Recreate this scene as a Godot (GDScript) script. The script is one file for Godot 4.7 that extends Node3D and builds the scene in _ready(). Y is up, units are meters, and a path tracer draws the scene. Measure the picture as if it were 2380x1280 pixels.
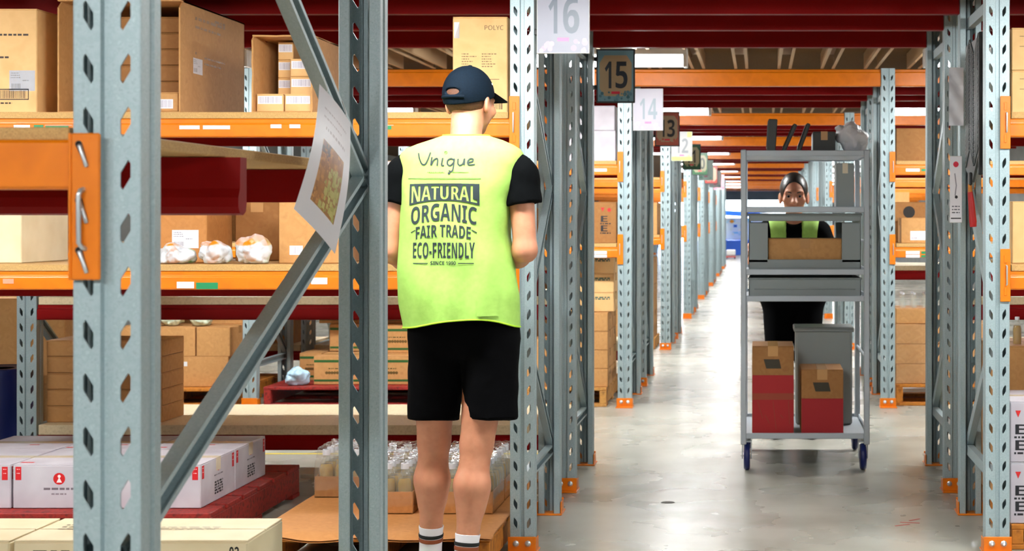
extends Node3D
# A warehouse aisle that passes through rows of pallet racking, numbered from 16 downwards.
# Units are metres; the aisle runs along -z, the rows of racking along x.

const ROW0 := 5.733      # front of the first numbered row
const PITCH := 4.345     # from row to row
const FRAME := 0.80      # depth of an upright frame
const BACK := 1.28       # from the front frame to the frame behind it
const POST := 0.88       # uprights beside the aisle stand this far from its middle
const BAY := 2.44
const LEVEL_ONE := 1.043
const LEVEL_TWO := 1.608
const DECK_UNDER := 2.30
const WORDS := {16: "sixteen", 15: "fifteen", 14: "fourteen", 13: "thirteen", 12: "twelve", 11: "eleven", 10: "ten", 9: "nine", 8: "eight", 7: "seven", 6: "six", 4: "four", 2: "two"}

func _ready() -> void:
	# camera: level, square to the racks, lens shifted
	var cam := Camera3D.new()
	cam.name = "camera"
	add_child(cam)
	cam.position = Vector3(0, 1.25, 0)
	cam.projection = Camera3D.PROJECTION_FRUSTUM
	cam.near = 0.05
	cam.far = 200.0
	cam.size = 0.05 * 1280.0 / 3600.0
	cam.frustum_offset = Vector2(-576.0, -140.0) / 3600.0 * 0.05
	var lens := CameraAttributesPhysical.new()
	lens.frustum_focal_length = 50.0
	lens.frustum_near = 0.05
	lens.frustum_far = 200.0
	lens.frustum_focus_distance = 4.4
	lens.exposure_aperture = 9.0
	cam.attributes = lens
	cam.near = 0.05
	cam.current = true

	# daylight outside the far door, exposure
	var env := Environment.new()
	env.background_mode = Environment.BG_SKY
	var sky := Sky.new()
	var psm := ProceduralSkyMaterial.new()
	psm.sky_top_color = Color(0.45, 0.62, 0.9)
	psm.sky_horizon_color = Color(0.86, 0.93, 1.0)
	psm.ground_bottom_color = Color(0.5, 0.5, 0.5)
	psm.ground_horizon_color = Color(0.8, 0.85, 0.9)
	psm.sky_energy_multiplier = 1.0
	sky.sky_material = psm
	env.sky = sky
	env.background_energy_multiplier = 14.0
	env.tonemap_mode = Environment.TONE_MAPPER_LINEAR
	env.tonemap_exposure = 1.4
	env.sdfgi_enabled = true
	env.ssao_enabled = true
	env.ssil_enabled = true
	var we := WorldEnvironment.new()
	we.name = "world"
	we.environment = env
	add_child(we)

	surfaces()
	tube_lights()
	building()
	racking()
	aisle_signs()
	near_rack()
	first_row_goods()
	second_row_goods()
	far_end()
	trolley()
	worker_with_cap()
	worker_with_trolley()

# ---------------------------------------------------------------- mesh building
class MB:
	var v := PackedVector3Array()
	var n := PackedVector3Array()
	var u := PackedVector2Array()
	var ix := PackedInt32Array()

	func tri(a: Vector3, b: Vector3, c: Vector3, hint: Vector3, ua := Vector2.ZERO, ub := Vector2.ZERO, uc := Vector2.ZERO) -> void:
		var nn := (b - a).cross(c - a)
		if nn.length_squared() < 1e-18:
			return
		nn = nn.normalized()
		var k := v.size()
		if nn.dot(hint) < 0.0:
			nn = -nn
			v.append(a); v.append(b); v.append(c)
			u.append(ua); u.append(ub); u.append(uc)
		else:
			v.append(a); v.append(c); v.append(b)
			u.append(ua); u.append(uc); u.append(ub)
		n.append(nn); n.append(nn); n.append(nn)
		ix.append(k); ix.append(k + 1); ix.append(k + 2)

	func quad(a: Vector3, b: Vector3, c: Vector3, d: Vector3, hint: Vector3, ua := Vector2(0, 1), ub := Vector2(1, 1), uc := Vector2(1, 0), ud := Vector2(0, 0)) -> void:
		tri(a, b, c, hint, ua, ub, uc)
		tri(a, c, d, hint, ua, uc, ud)

	func box(c: Vector3, s: Vector3, b := 0.0, bs := Basis()) -> void:
		var h := s * 0.5
		b = minf(b, minf(h.x, minf(h.y, h.z)) * 0.8)
		if b <= 0.0:
			for ax in 3:
				for sg in [-1.0, 1.0]:
					var p := []
					for q in [Vector2(-1, -1), Vector2(1, -1), Vector2(1, 1), Vector2(-1, 1)]:
						var w := Vector3.ZERO
						w[ax] = sg * h[ax]
						w[(ax + 1) % 3] = q.x * h[(ax + 1) % 3]
						w[(ax + 2) % 3] = q.y * h[(ax + 2) % 3]
						p.append(c + bs * w)
					var nn := Vector3.ZERO
					nn[ax] = sg
					quad(p[0], p[1], p[2], p[3], bs * nn)
			return
		for ax in 3:
			var e := (ax + 1) % 3
			var f := (ax + 2) % 3
			for sg in [-1.0, 1.0]:
				var p := []
				for q in [Vector2(-1, -1), Vector2(1, -1), Vector2(1, 1), Vector2(-1, 1)]:
					var w := Vector3.ZERO
					w[ax] = sg * h[ax]
					w[e] = q.x * (h[e] - b)
					w[f] = q.y * (h[f] - b)
					p.append(c + bs * w)
				var nn := Vector3.ZERO
				nn[ax] = sg
				quad(p[0], p[1], p[2], p[3], bs * nn)
				for s2 in [-1.0, 1.0]:
					var m := []
					for t in [-1.0, 1.0]:
						var w := Vector3.ZERO
						w[ax] = sg * h[ax]; w[e] = s2 * (h[e] - b); w[f] = t * (h[f] - b)
						m.append(c + bs * w)
					for t in [1.0, -1.0]:
						var w := Vector3.ZERO
						w[ax] = sg * (h[ax] - b); w[e] = s2 * h[e]; w[f] = t * (h[f] - b)
						m.append(c + bs * w)
					var h2 := Vector3.ZERO
					h2[ax] = sg; h2[e] = s2
					quad(m[0], m[1], m[2], m[3], bs * h2)
		for sx in [-1.0, 1.0]:
			for sy in [-1.0, 1.0]:
				for sz in [-1.0, 1.0]:
					tri(c + bs * Vector3(sx * h.x, sy * (h.y - b), sz * (h.z - b)), c + bs * Vector3(sx * (h.x - b), sy * h.y, sz * (h.z - b)), c + bs * Vector3(sx * (h.x - b), sy * (h.y - b), sz * h.z), bs * Vector3(sx, sy, sz))

	# closed counter-clockwise outline in local x, y pushed along local z
	func ext(prof: PackedVector2Array, t: Transform3D, length: float, caps := true) -> void:
		var m := prof.size()
		var run := 0.0
		for i in m:
			var a := prof[i]
			var b := prof[(i + 1) % m]
			var nn := t.basis * Vector3(b.y - a.y, a.x - b.x, 0)
			var w := a.distance_to(b)
			quad(t * Vector3(a.x, a.y, 0), t * Vector3(b.x, b.y, 0), t * Vector3(b.x, b.y, length), t * Vector3(a.x, a.y, length), nn, Vector2(0, run), Vector2(0, run + w), Vector2(length, run + w), Vector2(length, run))
			run += w
		if caps:
			var tr := Geometry2D.triangulate_polygon(prof)
			for i in range(0, tr.size(), 3):
				for z in [0.0, length]:
					var q := []
					for k in 3:
						q.append(t * Vector3(prof[tr[i + k]].x, prof[tr[i + k]].y, z))
					tri(q[0], q[1], q[2], t.basis * Vector3(0, 0, -1.0 if z == 0.0 else 1.0))

	# smooth grid of points [row][col]; wrap joins the last column to the first
	func grid(rows: Array, wrap := false, uvs = null, flip := false) -> void:
		var base := v.size()
		var r := rows.size()
		var c: int = rows[0].size()
		for i in r:
			for j in c:
				v.append(rows[i][j])
				var a: Vector3 = rows[mini(i + 1, r - 1)][j] - rows[maxi(i - 1, 0)][j]
				var jn := (j + 1) % c if wrap else mini(j + 1, c - 1)
				var jp := (j + c - 1) % c if wrap else maxi(j - 1, 0)
				var b: Vector3 = rows[i][jn] - rows[i][jp]
				var nn := a.cross(b).normalized()
				if nn.length_squared() < 0.5:
					nn = Vector3.UP
				n.append(-nn if flip else nn)
				u.append(uvs[i][j] if uvs != null else Vector2(float(j) / c, float(i) / r))
		for i in r - 1:
			for j in (c if wrap else c - 1):
				var a0 := base + i * c + j
				var a1 := base + i * c + (j + 1) % c
				var b0 := a0 + c
				var b1 := a1 + c
				if flip:
					for k in [a0, b0, a1, a1, b0, b1]:
						ix.append(k)
				else:
					for k in [a0, a1, b0, a1, b1, b0]:
						ix.append(k)

	func tube(pts: Array, rad, seg := 8, closed := false) -> void:
		var rows := []
		var m := pts.size()
		var up := Vector3(0.13, 0.97, 0.21).normalized()
		for i in m:
			var t: Vector3
			if closed:
				t = (pts[(i + 1) % m] - pts[(i + m - 1) % m]).normalized()
			else:
				t = (pts[mini(i + 1, m - 1)] - pts[maxi(i - 1, 0)]).normalized()
			var s := t.cross(up)
			if s.length() < 0.1:
				s = t.cross(Vector3.RIGHT)
			s = s.normalized()
			up = s.cross(t).normalized()
			var rr: float = rad[i] if rad is Array else rad
			var row := []
			for j in seg:
				var an := TAU * j / seg
				row.append(pts[i] + (s * cos(an) + up * sin(an)) * rr)
			rows.append(row)
		if closed:
			rows.append(rows[0])
		grid(rows, true)
		if not closed:
			for e in [0, m - 1]:
				var ring: Array = rows[e]
				var tt: Vector3 = pts[0] - pts[1] if e == 0 else pts[m - 1] - pts[m - 2]
				for j in range(1, seg - 1):
					tri(ring[0], ring[j], ring[j + 1], tt)

	# outline of (radius, height) turned about local y
	func lathe(prof: Array, seg: int, t := Transform3D()) -> void:
		var rows := []
		for p in prof:
			var row := []
			for j in seg:
				var an := -TAU * j / seg
				row.append(t * Vector3(p.x * cos(an), p.y, p.x * sin(an)))
			rows.append(row)
		grid(rows, true, null, true)

	func mesh() -> ArrayMesh:
		var a := []
		a.resize(Mesh.ARRAY_MAX)
		a[Mesh.ARRAY_VERTEX] = v
		a[Mesh.ARRAY_NORMAL] = n
		a[Mesh.ARRAY_TEX_UV] = u
		a[Mesh.ARRAY_INDEX] = ix
		var m := ArrayMesh.new()
		m.add_surface_from_arrays(Mesh.PRIMITIVE_TRIANGLES, a)
		return m

# distance field on a grid, meshed as surface nets: bodies, clothes, bags
class Field:
	var o: Vector3
	var c: float
	var nx: int
	var ny: int
	var nz: int
	var f := PackedFloat32Array()

	func _init(lo: Vector3, hi: Vector3, cell: float) -> void:
		o = lo
		c = cell
		nx = int(ceil((hi.x - lo.x) / cell)) + 2
		ny = int(ceil((hi.y - lo.y) / cell)) + 2
		nz = int(ceil((hi.z - lo.z) / cell)) + 2
		f.resize(nx * ny * nz)
		f.fill(0.08)

	func span(lo: Vector3, hi: Vector3) -> Array:
		var a := ((lo - o) / c).floor()
		var b := ((hi - o) / c).ceil()
		return [clampi(int(a.x), 0, nx), clampi(int(b.x) + 1, 0, nx), clampi(int(a.y), 0, ny), clampi(int(b.y) + 1, 0, ny), clampi(int(a.z), 0, nz), clampi(int(b.z) + 1, 0, nz)]

	func cap(a: Vector3, b: Vector3, ra: float, rb: float, k := 0.02, squash := 1.0) -> void:
		var m := maxf(ra, rb) + 0.05
		var lo := Vector3(minf(a.x, b.x), minf(a.y, b.y), minf(a.z, b.z)) - Vector3.ONE * m
		var hi := Vector3(maxf(a.x, b.x), maxf(a.y, b.y), maxf(a.z, b.z)) + Vector3.ONE * m
		var s := span(lo, hi)
		var ba := b - a
		var l2 := maxf(ba.length_squared(), 1e-9)
		for z in range(s[4], s[5]):
			for y in range(s[2], s[3]):
				var row := (z * ny + y) * nx
				for x in range(s[0], s[1]):
					var p := o + Vector3(x, y, z) * c - a
					var t := clampf(p.dot(ba) / l2, 0.0, 1.0)
					var q := p - ba * t
					q.z /= squash
					var d := q.length() - lerpf(ra, rb, t)
					var e := f[row + x]
					var h := maxf(k - absf(d - e), 0.0) / k
					f[row + x] = minf(d, e) - h * h * k * 0.25

	func ell(ce: Vector3, r: Vector3, k := 0.02, bs := Basis(), carve := false) -> void:
		var m := maxf(r.x, maxf(r.y, r.z)) + 0.04
		var s := span(ce - Vector3.ONE * m, ce + Vector3.ONE * m)
		var inv := bs.inverse()
		var rm := minf(r.x, minf(r.y, r.z))
		for z in range(s[4], s[5]):
			for y in range(s[2], s[3]):
				var row := (z * ny + y) * nx
				for x in range(s[0], s[1]):
					var p := inv * (o + Vector3(x, y, z) * c - ce)
					var q := p / r
					var l := q.length()
					var d := (l - 1.0) * rm if l < 0.01 else l * (l - 1.0) / (q / r).length()
					var e := f[row + x]
					if carve:
						d = -d
						var h := maxf(k - absf(d - e), 0.0) / k
						f[row + x] = maxf(d, e) + h * h * k * 0.25
					else:
						var h := maxf(k - absf(d - e), 0.0) / k
						f[row + x] = minf(d, e) - h * h * k * 0.25

	func clip(p0: Vector3, nn: Vector3) -> void:
		nn = nn.normalized()
		for z in nz:
			for y in ny:
				var row := (z * ny + y) * nx
				for x in nx:
					f[row + x] = maxf(f[row + x], (o + Vector3(x, y, z) * c - p0).dot(nn))

	func wobble(noise: FastNoiseLite, amp: float) -> void:
		for z in nz:
			for y in ny:
				var row := (z * ny + y) * nx
				for x in nx:
					if absf(f[row + x]) < 0.05:
						f[row + x] += amp * noise.get_noise_3d(o.x + x * c, o.y + y * c, o.z + z * c)

	func into(m: MB) -> void:
		var id := {}
		var sy := nx
		var sz := nx * ny
		var base := m.v.size()
		for z in nz - 1:
			for y in ny - 1:
				for x in nx - 1:
					var i := z * sz + y * sy + x
					if absf(f[i]) > c * 4.0:
						continue
					var g := [f[i], f[i + 1], f[i + sy], f[i + sy + 1], f[i + sz], f[i + sz + 1], f[i + sz + sy], f[i + sz + sy + 1]]
					var mask := 0
					for k in 8:
						if g[k] < 0.0:
							mask |= 1 << k
					if mask == 0 or mask == 255:
						continue
					var acc := Vector3.ZERO
					var cnt := 0
					for k in 8:
						for ax in 3:
							var j := k ^ (1 << ax)
							if j < k or (g[k] < 0.0) == (g[j] < 0.0):
								continue
							var t: float = g[k] / (g[k] - g[j])
							var p := Vector3(k & 1, (k >> 1) & 1, (k >> 2) & 1)
							p[ax] += t
							acc += p
							cnt += 1
					acc /= cnt
					var gr := Vector3(lerpf(lerpf(g[1] - g[0], g[3] - g[2], acc.y), lerpf(g[5] - g[4], g[7] - g[6], acc.y), acc.z), lerpf(lerpf(g[2] - g[0], g[3] - g[1], acc.x), lerpf(g[6] - g[4], g[7] - g[5], acc.x), acc.z), lerpf(lerpf(g[4] - g[0], g[5] - g[1], acc.x), lerpf(g[6] - g[2], g[7] - g[3], acc.x), acc.y))
					id[i] = base + id.size()
					m.v.append(o + (Vector3(x, y, z) + acc) * c)
					m.n.append(gr.normalized())
					m.u.append(Vector2.ZERO)
		var st := [1, sy, sz]
		for i in id.keys():
			for ax in 3:
				var e: int = st[ax]
				var b: int = st[(ax + 1) % 3]
				var d: int = st[(ax + 2) % 3]
				if (f[i] < 0.0) == (f[i + e] < 0.0):
					continue
				if not (id.has(i - b) and id.has(i - d) and id.has(i - b - d)):
					continue
				var q := [id[i], id[i - b], id[i - b - d], id[i - d]]
				if f[i] < 0.0:
					for k in [0, 2, 1, 0, 3, 2]:
						m.ix.append(q[k])
				else:
					for k in [0, 1, 2, 0, 2, 3]:
						m.ix.append(q[k])

# ---------------------------------------------------------------- nodes
var counts := {}
var cache := {}
var M := {}

func numbered(called: String) -> String:
	var k: int = counts.get(called, 0)
	counts[called] = k + 1
	return called if k == 0 else "%s_%03d" % [called, k]

func thing(called: String, label: String, category: String, at := Vector3.ZERO, group := "", turn := 0.0) -> Node3D:
	var o := Node3D.new()
	o.name = numbered(called)
	add_child(o)
	o.position = at
	o.rotation.y = turn
	o.set_meta("label", label)
	o.set_meta("category", category)
	if group != "":
		o.set_meta("group", group)
	return o

func part(parent: Node, called: String, mesh: Mesh, m: Material, at := Vector3.ZERO, bs := Basis()) -> MeshInstance3D:
	var o := MeshInstance3D.new()
	o.name = called
	o.mesh = mesh
	o.material_override = m
	o.transform = Transform3D(bs, at)
	parent.add_child(o, true)
	return o

func structure(called: String, label := "") -> Node3D:
	var o := Node3D.new()
	o.name = called
	add_child(o)
	o.set_meta("kind", "structure")
	if label != "":
		o.set_meta("label", label)
	return o

func boxm(s: Vector3, b := 0.0) -> ArrayMesh:
	var key := "box%s%s" % [s, b]
	if not cache.has(key):
		var m := MB.new()
		m.box(Vector3.ZERO, s, b)
		cache[key] = m.mesh()
	return cache[key]

# a sheet with a picture: faces +z before turning
func sheet(parent: Node, called: String, w: float, h: float, m: Material, at: Vector3, bs := Basis()) -> MeshInstance3D:
	var key := "sheet%s_%s" % [w, h]
	if not cache.has(key):
		var b := MB.new()
		var t := 0.0006
		b.quad(Vector3(-w / 2, -h / 2, t), Vector3(w / 2, -h / 2, t), Vector3(w / 2, h / 2, t), Vector3(-w / 2, h / 2, t), Vector3(0, 0, 1))
		cache[key] = b.mesh()
	return part(parent, called, cache[key], m, at, bs)

const SIDE := Basis(Vector3(0, 0, -1), Vector3(0, 1, 0), Vector3(1, 0, 0))
const TOP := Basis(Vector3(1, 0, 0), Vector3(0, 0, -1), Vector3(0, 1, 0))

# ---------------------------------------------------------------- surfaces
func noise_tex(freq: float, cols: Array, size := 512, kind := FastNoiseLite.TYPE_SIMPLEX, oct := 4, sd := 1, offs = null) -> NoiseTexture2D:
	var nz := FastNoiseLite.new()
	nz.noise_type = kind
	nz.frequency = freq
	nz.fractal_octaves = oct
	nz.seed = sd
	var g := Gradient.new()
	var pc := PackedColorArray()
	var po := PackedFloat32Array()
	for i in cols.size():
		pc.append(cols[i])
		po.append(offs[i] if offs != null else float(i) / maxi(1, cols.size() - 1))
	g.colors = pc
	g.offsets = po
	var t := NoiseTexture2D.new()
	t.width = size
	t.height = size
	t.seamless = true
	t.noise = nz
	t.color_ramp = g
	return t

func mat(called: String, col: Color, rough := 0.6, metal := 0.0, tex: Texture2D = null, scale := 1.0, world := false) -> StandardMaterial3D:
	var m := StandardMaterial3D.new()
	m.resource_name = called
	m.albedo_color = col
	m.roughness = rough
	m.metallic = metal
	if tex:
		m.albedo_texture = tex
		m.uv1_triplanar = true
		m.uv1_world_triplanar = world
		m.uv1_scale = Vector3.ONE * scale
	M[called] = m
	return m

func relief(m: StandardMaterial3D, t: Texture2D, cm: float) -> void:
	m.heightmap_enabled = true
	m.heightmap_texture = t
	m.heightmap_scale = cm

func print_mat(called: String, img: Image, cut := false, rough := 0.6) -> StandardMaterial3D:
	var m := StandardMaterial3D.new()
	m.resource_name = called
	m.albedo_texture = ImageTexture.create_from_image(img)
	m.texture_repeat = false
	m.roughness = rough
	if cut:
		m.transparency = BaseMaterial3D.TRANSPARENCY_ALPHA_SCISSOR
		m.alpha_scissor_threshold = 0.5
	M[called] = m
	return m

# ---------------------------------------------------------------- print: lettering drawn from the font's outlines
var fonts := {}

func glyphs(text: String, face := "Droid Sans", weight := 700) -> Array:
	var key := text + face + str(weight)
	if not fonts.has(key):
		var ft := SystemFont.new()
		ft.font_names = [face]
		ft.font_weight = weight
		var t := TextMesh.new()
		t.font = ft
		t.text = text
		t.depth = 0.0
		t.font_size = 64
		t.pixel_size = 0.01
		t.curve_step = 2.0
		var a := t.surface_get_arrays(0)
		var p := PackedVector2Array()
		for q in a[0]:
			p.append(Vector2(q.x, q.y))
		var lo := p[0]
		var hi := p[0]
		for q in p:
			lo = lo.min(q)
			hi = hi.max(q)
		for i in p.size():
			p[i] = Vector2((p[i].x - lo.x) / (hi.x - lo.x), 1.0 - (p[i].y - lo.y) / (hi.y - lo.y))
		fonts[key] = p
	return [fonts[key]]

func fill_tri(img: Image, a: Vector2, b: Vector2, c: Vector2, col: Color) -> void:
	var x0 := maxi(0, int(floor(minf(a.x, minf(b.x, c.x)))))
	var x1 := mini(img.get_width() - 1, int(ceil(maxf(a.x, maxf(b.x, c.x)))))
	var y0 := maxi(0, int(floor(minf(a.y, minf(b.y, c.y)))))
	var y1 := mini(img.get_height() - 1, int(ceil(maxf(a.y, maxf(b.y, c.y)))))
	var ar := (b - a).cross(c - a)
	if absf(ar) < 1e-6:
		return
	for y in range(y0, y1 + 1):
		for x in range(x0, x1 + 1):
			var p := Vector2(x + 0.5, y + 0.5)
			var w0 := (b - a).cross(p - a) / ar
			var w1 := (c - b).cross(p - b) / ar
			var w2 := (a - c).cross(p - c) / ar
			if w0 >= -0.001 and w1 >= -0.001 and w2 >= -0.001:
				img.set_pixel(x, y, col)

func write(img: Image, text: String, r: Rect2, col: Color, face := "Droid Sans", weight := 700, bend = null) -> void:
	var p: PackedVector2Array = glyphs(text, face, weight)[0]
	var q := PackedVector2Array()
	for s in p:
		var t := r.position + s * r.size
		if bend != null:
			t = bend.call(t)
		q.append(t)
	for i in range(0, q.size() - 2, 3):
		fill_tri(img, q[i], q[i + 1], q[i + 2], col)

func stroke(img: Image, pts: Array, w: float, col: Color) -> void:
	for i in pts.size() - 1:
		var a: Vector2 = pts[i]
		var b: Vector2 = pts[i + 1]
		var d := (b - a).normalized() * w * 0.5
		var s := Vector2(-d.y, d.x)
		fill_tri(img, a - d + s, a - d - s, b + d + s, col)
		fill_tri(img, b + d + s, a - d - s, b + d - s, col)

func rect(img: Image, x: float, y: float, w: float, h: float, col: Color) -> void:
	img.fill_rect(Rect2i(int(x), int(y), maxi(1, int(w)), maxi(1, int(h))), col)

func disc(img: Image, c: Vector2, r: float, col: Color) -> void:
	for k in 20:
		fill_tri(img, c, c + Vector2.from_angle(TAU * k / 20) * r, c + Vector2.from_angle(TAU * (k + 1) / 20) * r, col)

func blank(w: int, h: int, col := Color(0, 0, 0, 0)) -> Image:
	var im := Image.create(w, h, false, Image.FORMAT_RGBA8)
	im.fill(col)
	return im

# lines of small unreadable type
func greek(img: Image, x: float, y: float, w: float, h: float, col: Color, rng: RandomNumberGenerator) -> void:
	var at := x
	while at < x + w:
		var l := rng.randf_range(0.8, 3.2) * h
		rect(img, at, y, minf(l, x + w - at), h, col)
		at += l + h * 0.7

func bars(img: Image, x: float, y: float, w: float, h: float, col: Color, rng: RandomNumberGenerator) -> void:
	var at := x
	while at < x + w - 2:
		var l := rng.randf_range(1, 4)
		rect(img, at, y, l, h, col)
		at += l + rng.randf_range(1.5, 4)

func surfaces() -> void:
	var zinc := mat("galvanised steel", Color(0.96, 1.0, 1.0), 0.45, 0.3, noise_tex(0.035, [Color(0.58, 0.63, 0.65), Color(0.68, 0.72, 0.74), Color(0.63, 0.68, 0.70), Color(0.74, 0.78, 0.79)], 512, FastNoiseLite.TYPE_SIMPLEX, 5, 3), 3.0)
	zinc.metallic_specular = 0.6
	mat("zinc bright", Color(0.78, 0.81, 0.83), 0.35, 0.7)
	mat("orange paint", Color(0.97, 0.94, 0.9), 0.36, 0.0, noise_tex(0.02, [Color(0.86, 0.465, 0.02), Color(0.92, 0.51, 0.03), Color(0.88, 0.485, 0.02)], 256, FastNoiseLite.TYPE_SIMPLEX, 4, 5), 1.3)
	mat("beam red", Color(0.53, 0.035, 0.035), 0.5)  # one flat red on rear and overhead beams and the support bar
	M["beam red"].metallic_specular = 0.25
	mat("bright red plastic", Color(0.62, 0.03, 0.04), 0.45)
	var chip_t := noise_tex(0.11, [Color(0.52, 0.37, 0.20), Color(0.80, 0.64, 0.40), Color(0.70, 0.54, 0.32), Color(0.88, 0.74, 0.50)], 512, FastNoiseLite.TYPE_CELLULAR, 2, 8)
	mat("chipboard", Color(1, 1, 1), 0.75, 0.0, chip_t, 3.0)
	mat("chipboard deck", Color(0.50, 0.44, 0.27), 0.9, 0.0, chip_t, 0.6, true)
	mat("pale board", Color(1, 1, 1), 0.65, 0.0, noise_tex(0.06, [Color(0.84, 0.76, 0.60), Color(0.92, 0.85, 0.70), Color(0.88, 0.80, 0.65)], 256, FastNoiseLite.TYPE_SIMPLEX, 4, 9), 2.0)
	mat("joist cream", Color(0.66, 0.55, 0.42), 0.5)
	var card_t := noise_tex(0.012, [Color(0.72, 0.52, 0.31), Color(0.78, 0.58, 0.36), Color(0.75, 0.55, 0.33), Color(0.81, 0.61, 0.39)], 512, FastNoiseLite.TYPE_SIMPLEX, 5, 11)
	for c in [["cardboard", Color(1, 1, 1)], ["cardboard warm", Color(0.98, 0.90, 0.80)], ["cardboard pale", Color(1.0, 1.0, 1.0)], ["cardboard dull", Color(0.80, 0.75, 0.68)]]:
		mat(c[0], c[1], 0.8, 0.0, card_t, 1.7)
	M["cardboard pale"].albedo_texture = noise_tex(0.012, [Color(0.86, 0.68, 0.45), Color(0.91, 0.74, 0.51), Color(0.88, 0.71, 0.48)], 256, FastNoiseLite.TYPE_SIMPLEX, 5, 12)
	mat("white board", Color(1, 1, 1), 0.6, 0.0, noise_tex(0.01, [Color(0.73, 0.70, 0.74), Color(0.80, 0.78, 0.81)], 256, FastNoiseLite.TYPE_SIMPLEX, 3, 13), 2.0)
	mat("cream board", Color(1, 1, 1), 0.55, 0.0, noise_tex(0.01, [Color(0.87, 0.80, 0.64), Color(0.92, 0.86, 0.72)], 256, FastNoiseLite.TYPE_SIMPLEX, 3, 14), 2.0)
	mat("packing tape", Color(0.74, 0.55, 0.34), 0.25)
	mat("clear tape", Color(0.86, 0.80, 0.70), 0.2)
	mat("paper white", Color(0.90, 0.90, 0.92), 0.6)
	mat("tag green", Color(0.10, 0.52, 0.33), 0.5)
	mat("tag pink", Color(0.92, 0.60, 0.48), 0.5)
	var wood_t := noise_tex(0.02, [Color(0.55, 0.38, 0.20), Color(0.78, 0.58, 0.33), Color(0.68, 0.49, 0.27)], 256, FastNoiseLite.TYPE_SIMPLEX, 5, 15)
	mat("pallet wood", Color(1, 0.98, 0.9), 0.8, 0.0, wood_t, 2.5)
	mat("pallet yellow", Color(1.0, 0.85, 0.5), 0.75, 0.0, wood_t, 2.5)
	mat("pallet red", Color(0.62, 0.15, 0.12), 0.6, 0.0, noise_tex(0.03, [Color(0.5, 0.4, 0.38), Color(1, 0.9, 0.85), Color(0.7, 0.6, 0.6)], 256, FastNoiseLite.TYPE_SIMPLEX, 5, 16), 2.5)
	var fl := mat("concrete", Color(1, 1, 1), 0.30, 0.0, noise_tex(0.006, [Color(0.58, 0.57, 0.52), Color(0.66, 0.65, 0.605), Color(0.685, 0.675, 0.63), Color(0.71, 0.705, 0.66)], 1024, FastNoiseLite.TYPE_SIMPLEX, 7, 21, [0.0, 0.45, 0.62, 1.0]), 0.28, true)
	fl.roughness_texture = noise_tex(0.01, [Color(0.85, 0.85, 0.85), Color(1, 1, 1)], 512, FastNoiseLite.TYPE_SIMPLEX, 4, 22)
	fl.metallic_specular = 0.55
	mat("wall paint", Color(0.52, 0.52, 0.51), 0.85, 0.0, noise_tex(0.01, [Color(0.9, 0.9, 0.9), Color(1, 1, 1)], 256, FastNoiseLite.TYPE_SIMPLEX, 4, 23), 0.5)
	mat("black plastic", Color(0.03, 0.03, 0.035), 0.5)
	mat("rubber", Color(0.025, 0.03, 0.035), 0.7)
	mat("white enamel", Color(0.85, 0.85, 0.85), 0.4)
	var tb := mat("tube glow", Color(1, 1, 1), 0.5)
	tb.emission_enabled = true
	tb.emission = Color(0.97, 0.99, 1.0)
	tb.emission_energy_multiplier = 4.0
	mat("grey steel", Color(0.70, 0.73, 0.76), 0.42, 0.2)
	mat("grey plastic", Color(0.54, 0.57, 0.57), 0.45)
	mat("dark grey plastic", Color(0.20, 0.21, 0.20), 0.5)
	mat("blue rubber", Color(0.03, 0.10, 0.36), 0.4)
	var film := mat("clear film", Color(0.95, 0.97, 1.0, 0.03), 0.06)
	film.transparency = BaseMaterial3D.TRANSPARENCY_ALPHA
	var pet := mat("clear bottle", Color(0.93, 0.95, 0.90, 0.12), 0.06)
	pet.transparency = BaseMaterial3D.TRANSPARENCY_ALPHA
	var oil := mat("yellow oil", Color(0.72, 0.54, 0.06, 0.7), 0.05)
	oil.transparency = BaseMaterial3D.TRANSPARENCY_ALPHA
	mat("white cap", Color(0.88, 0.88, 0.90), 0.4)

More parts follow.
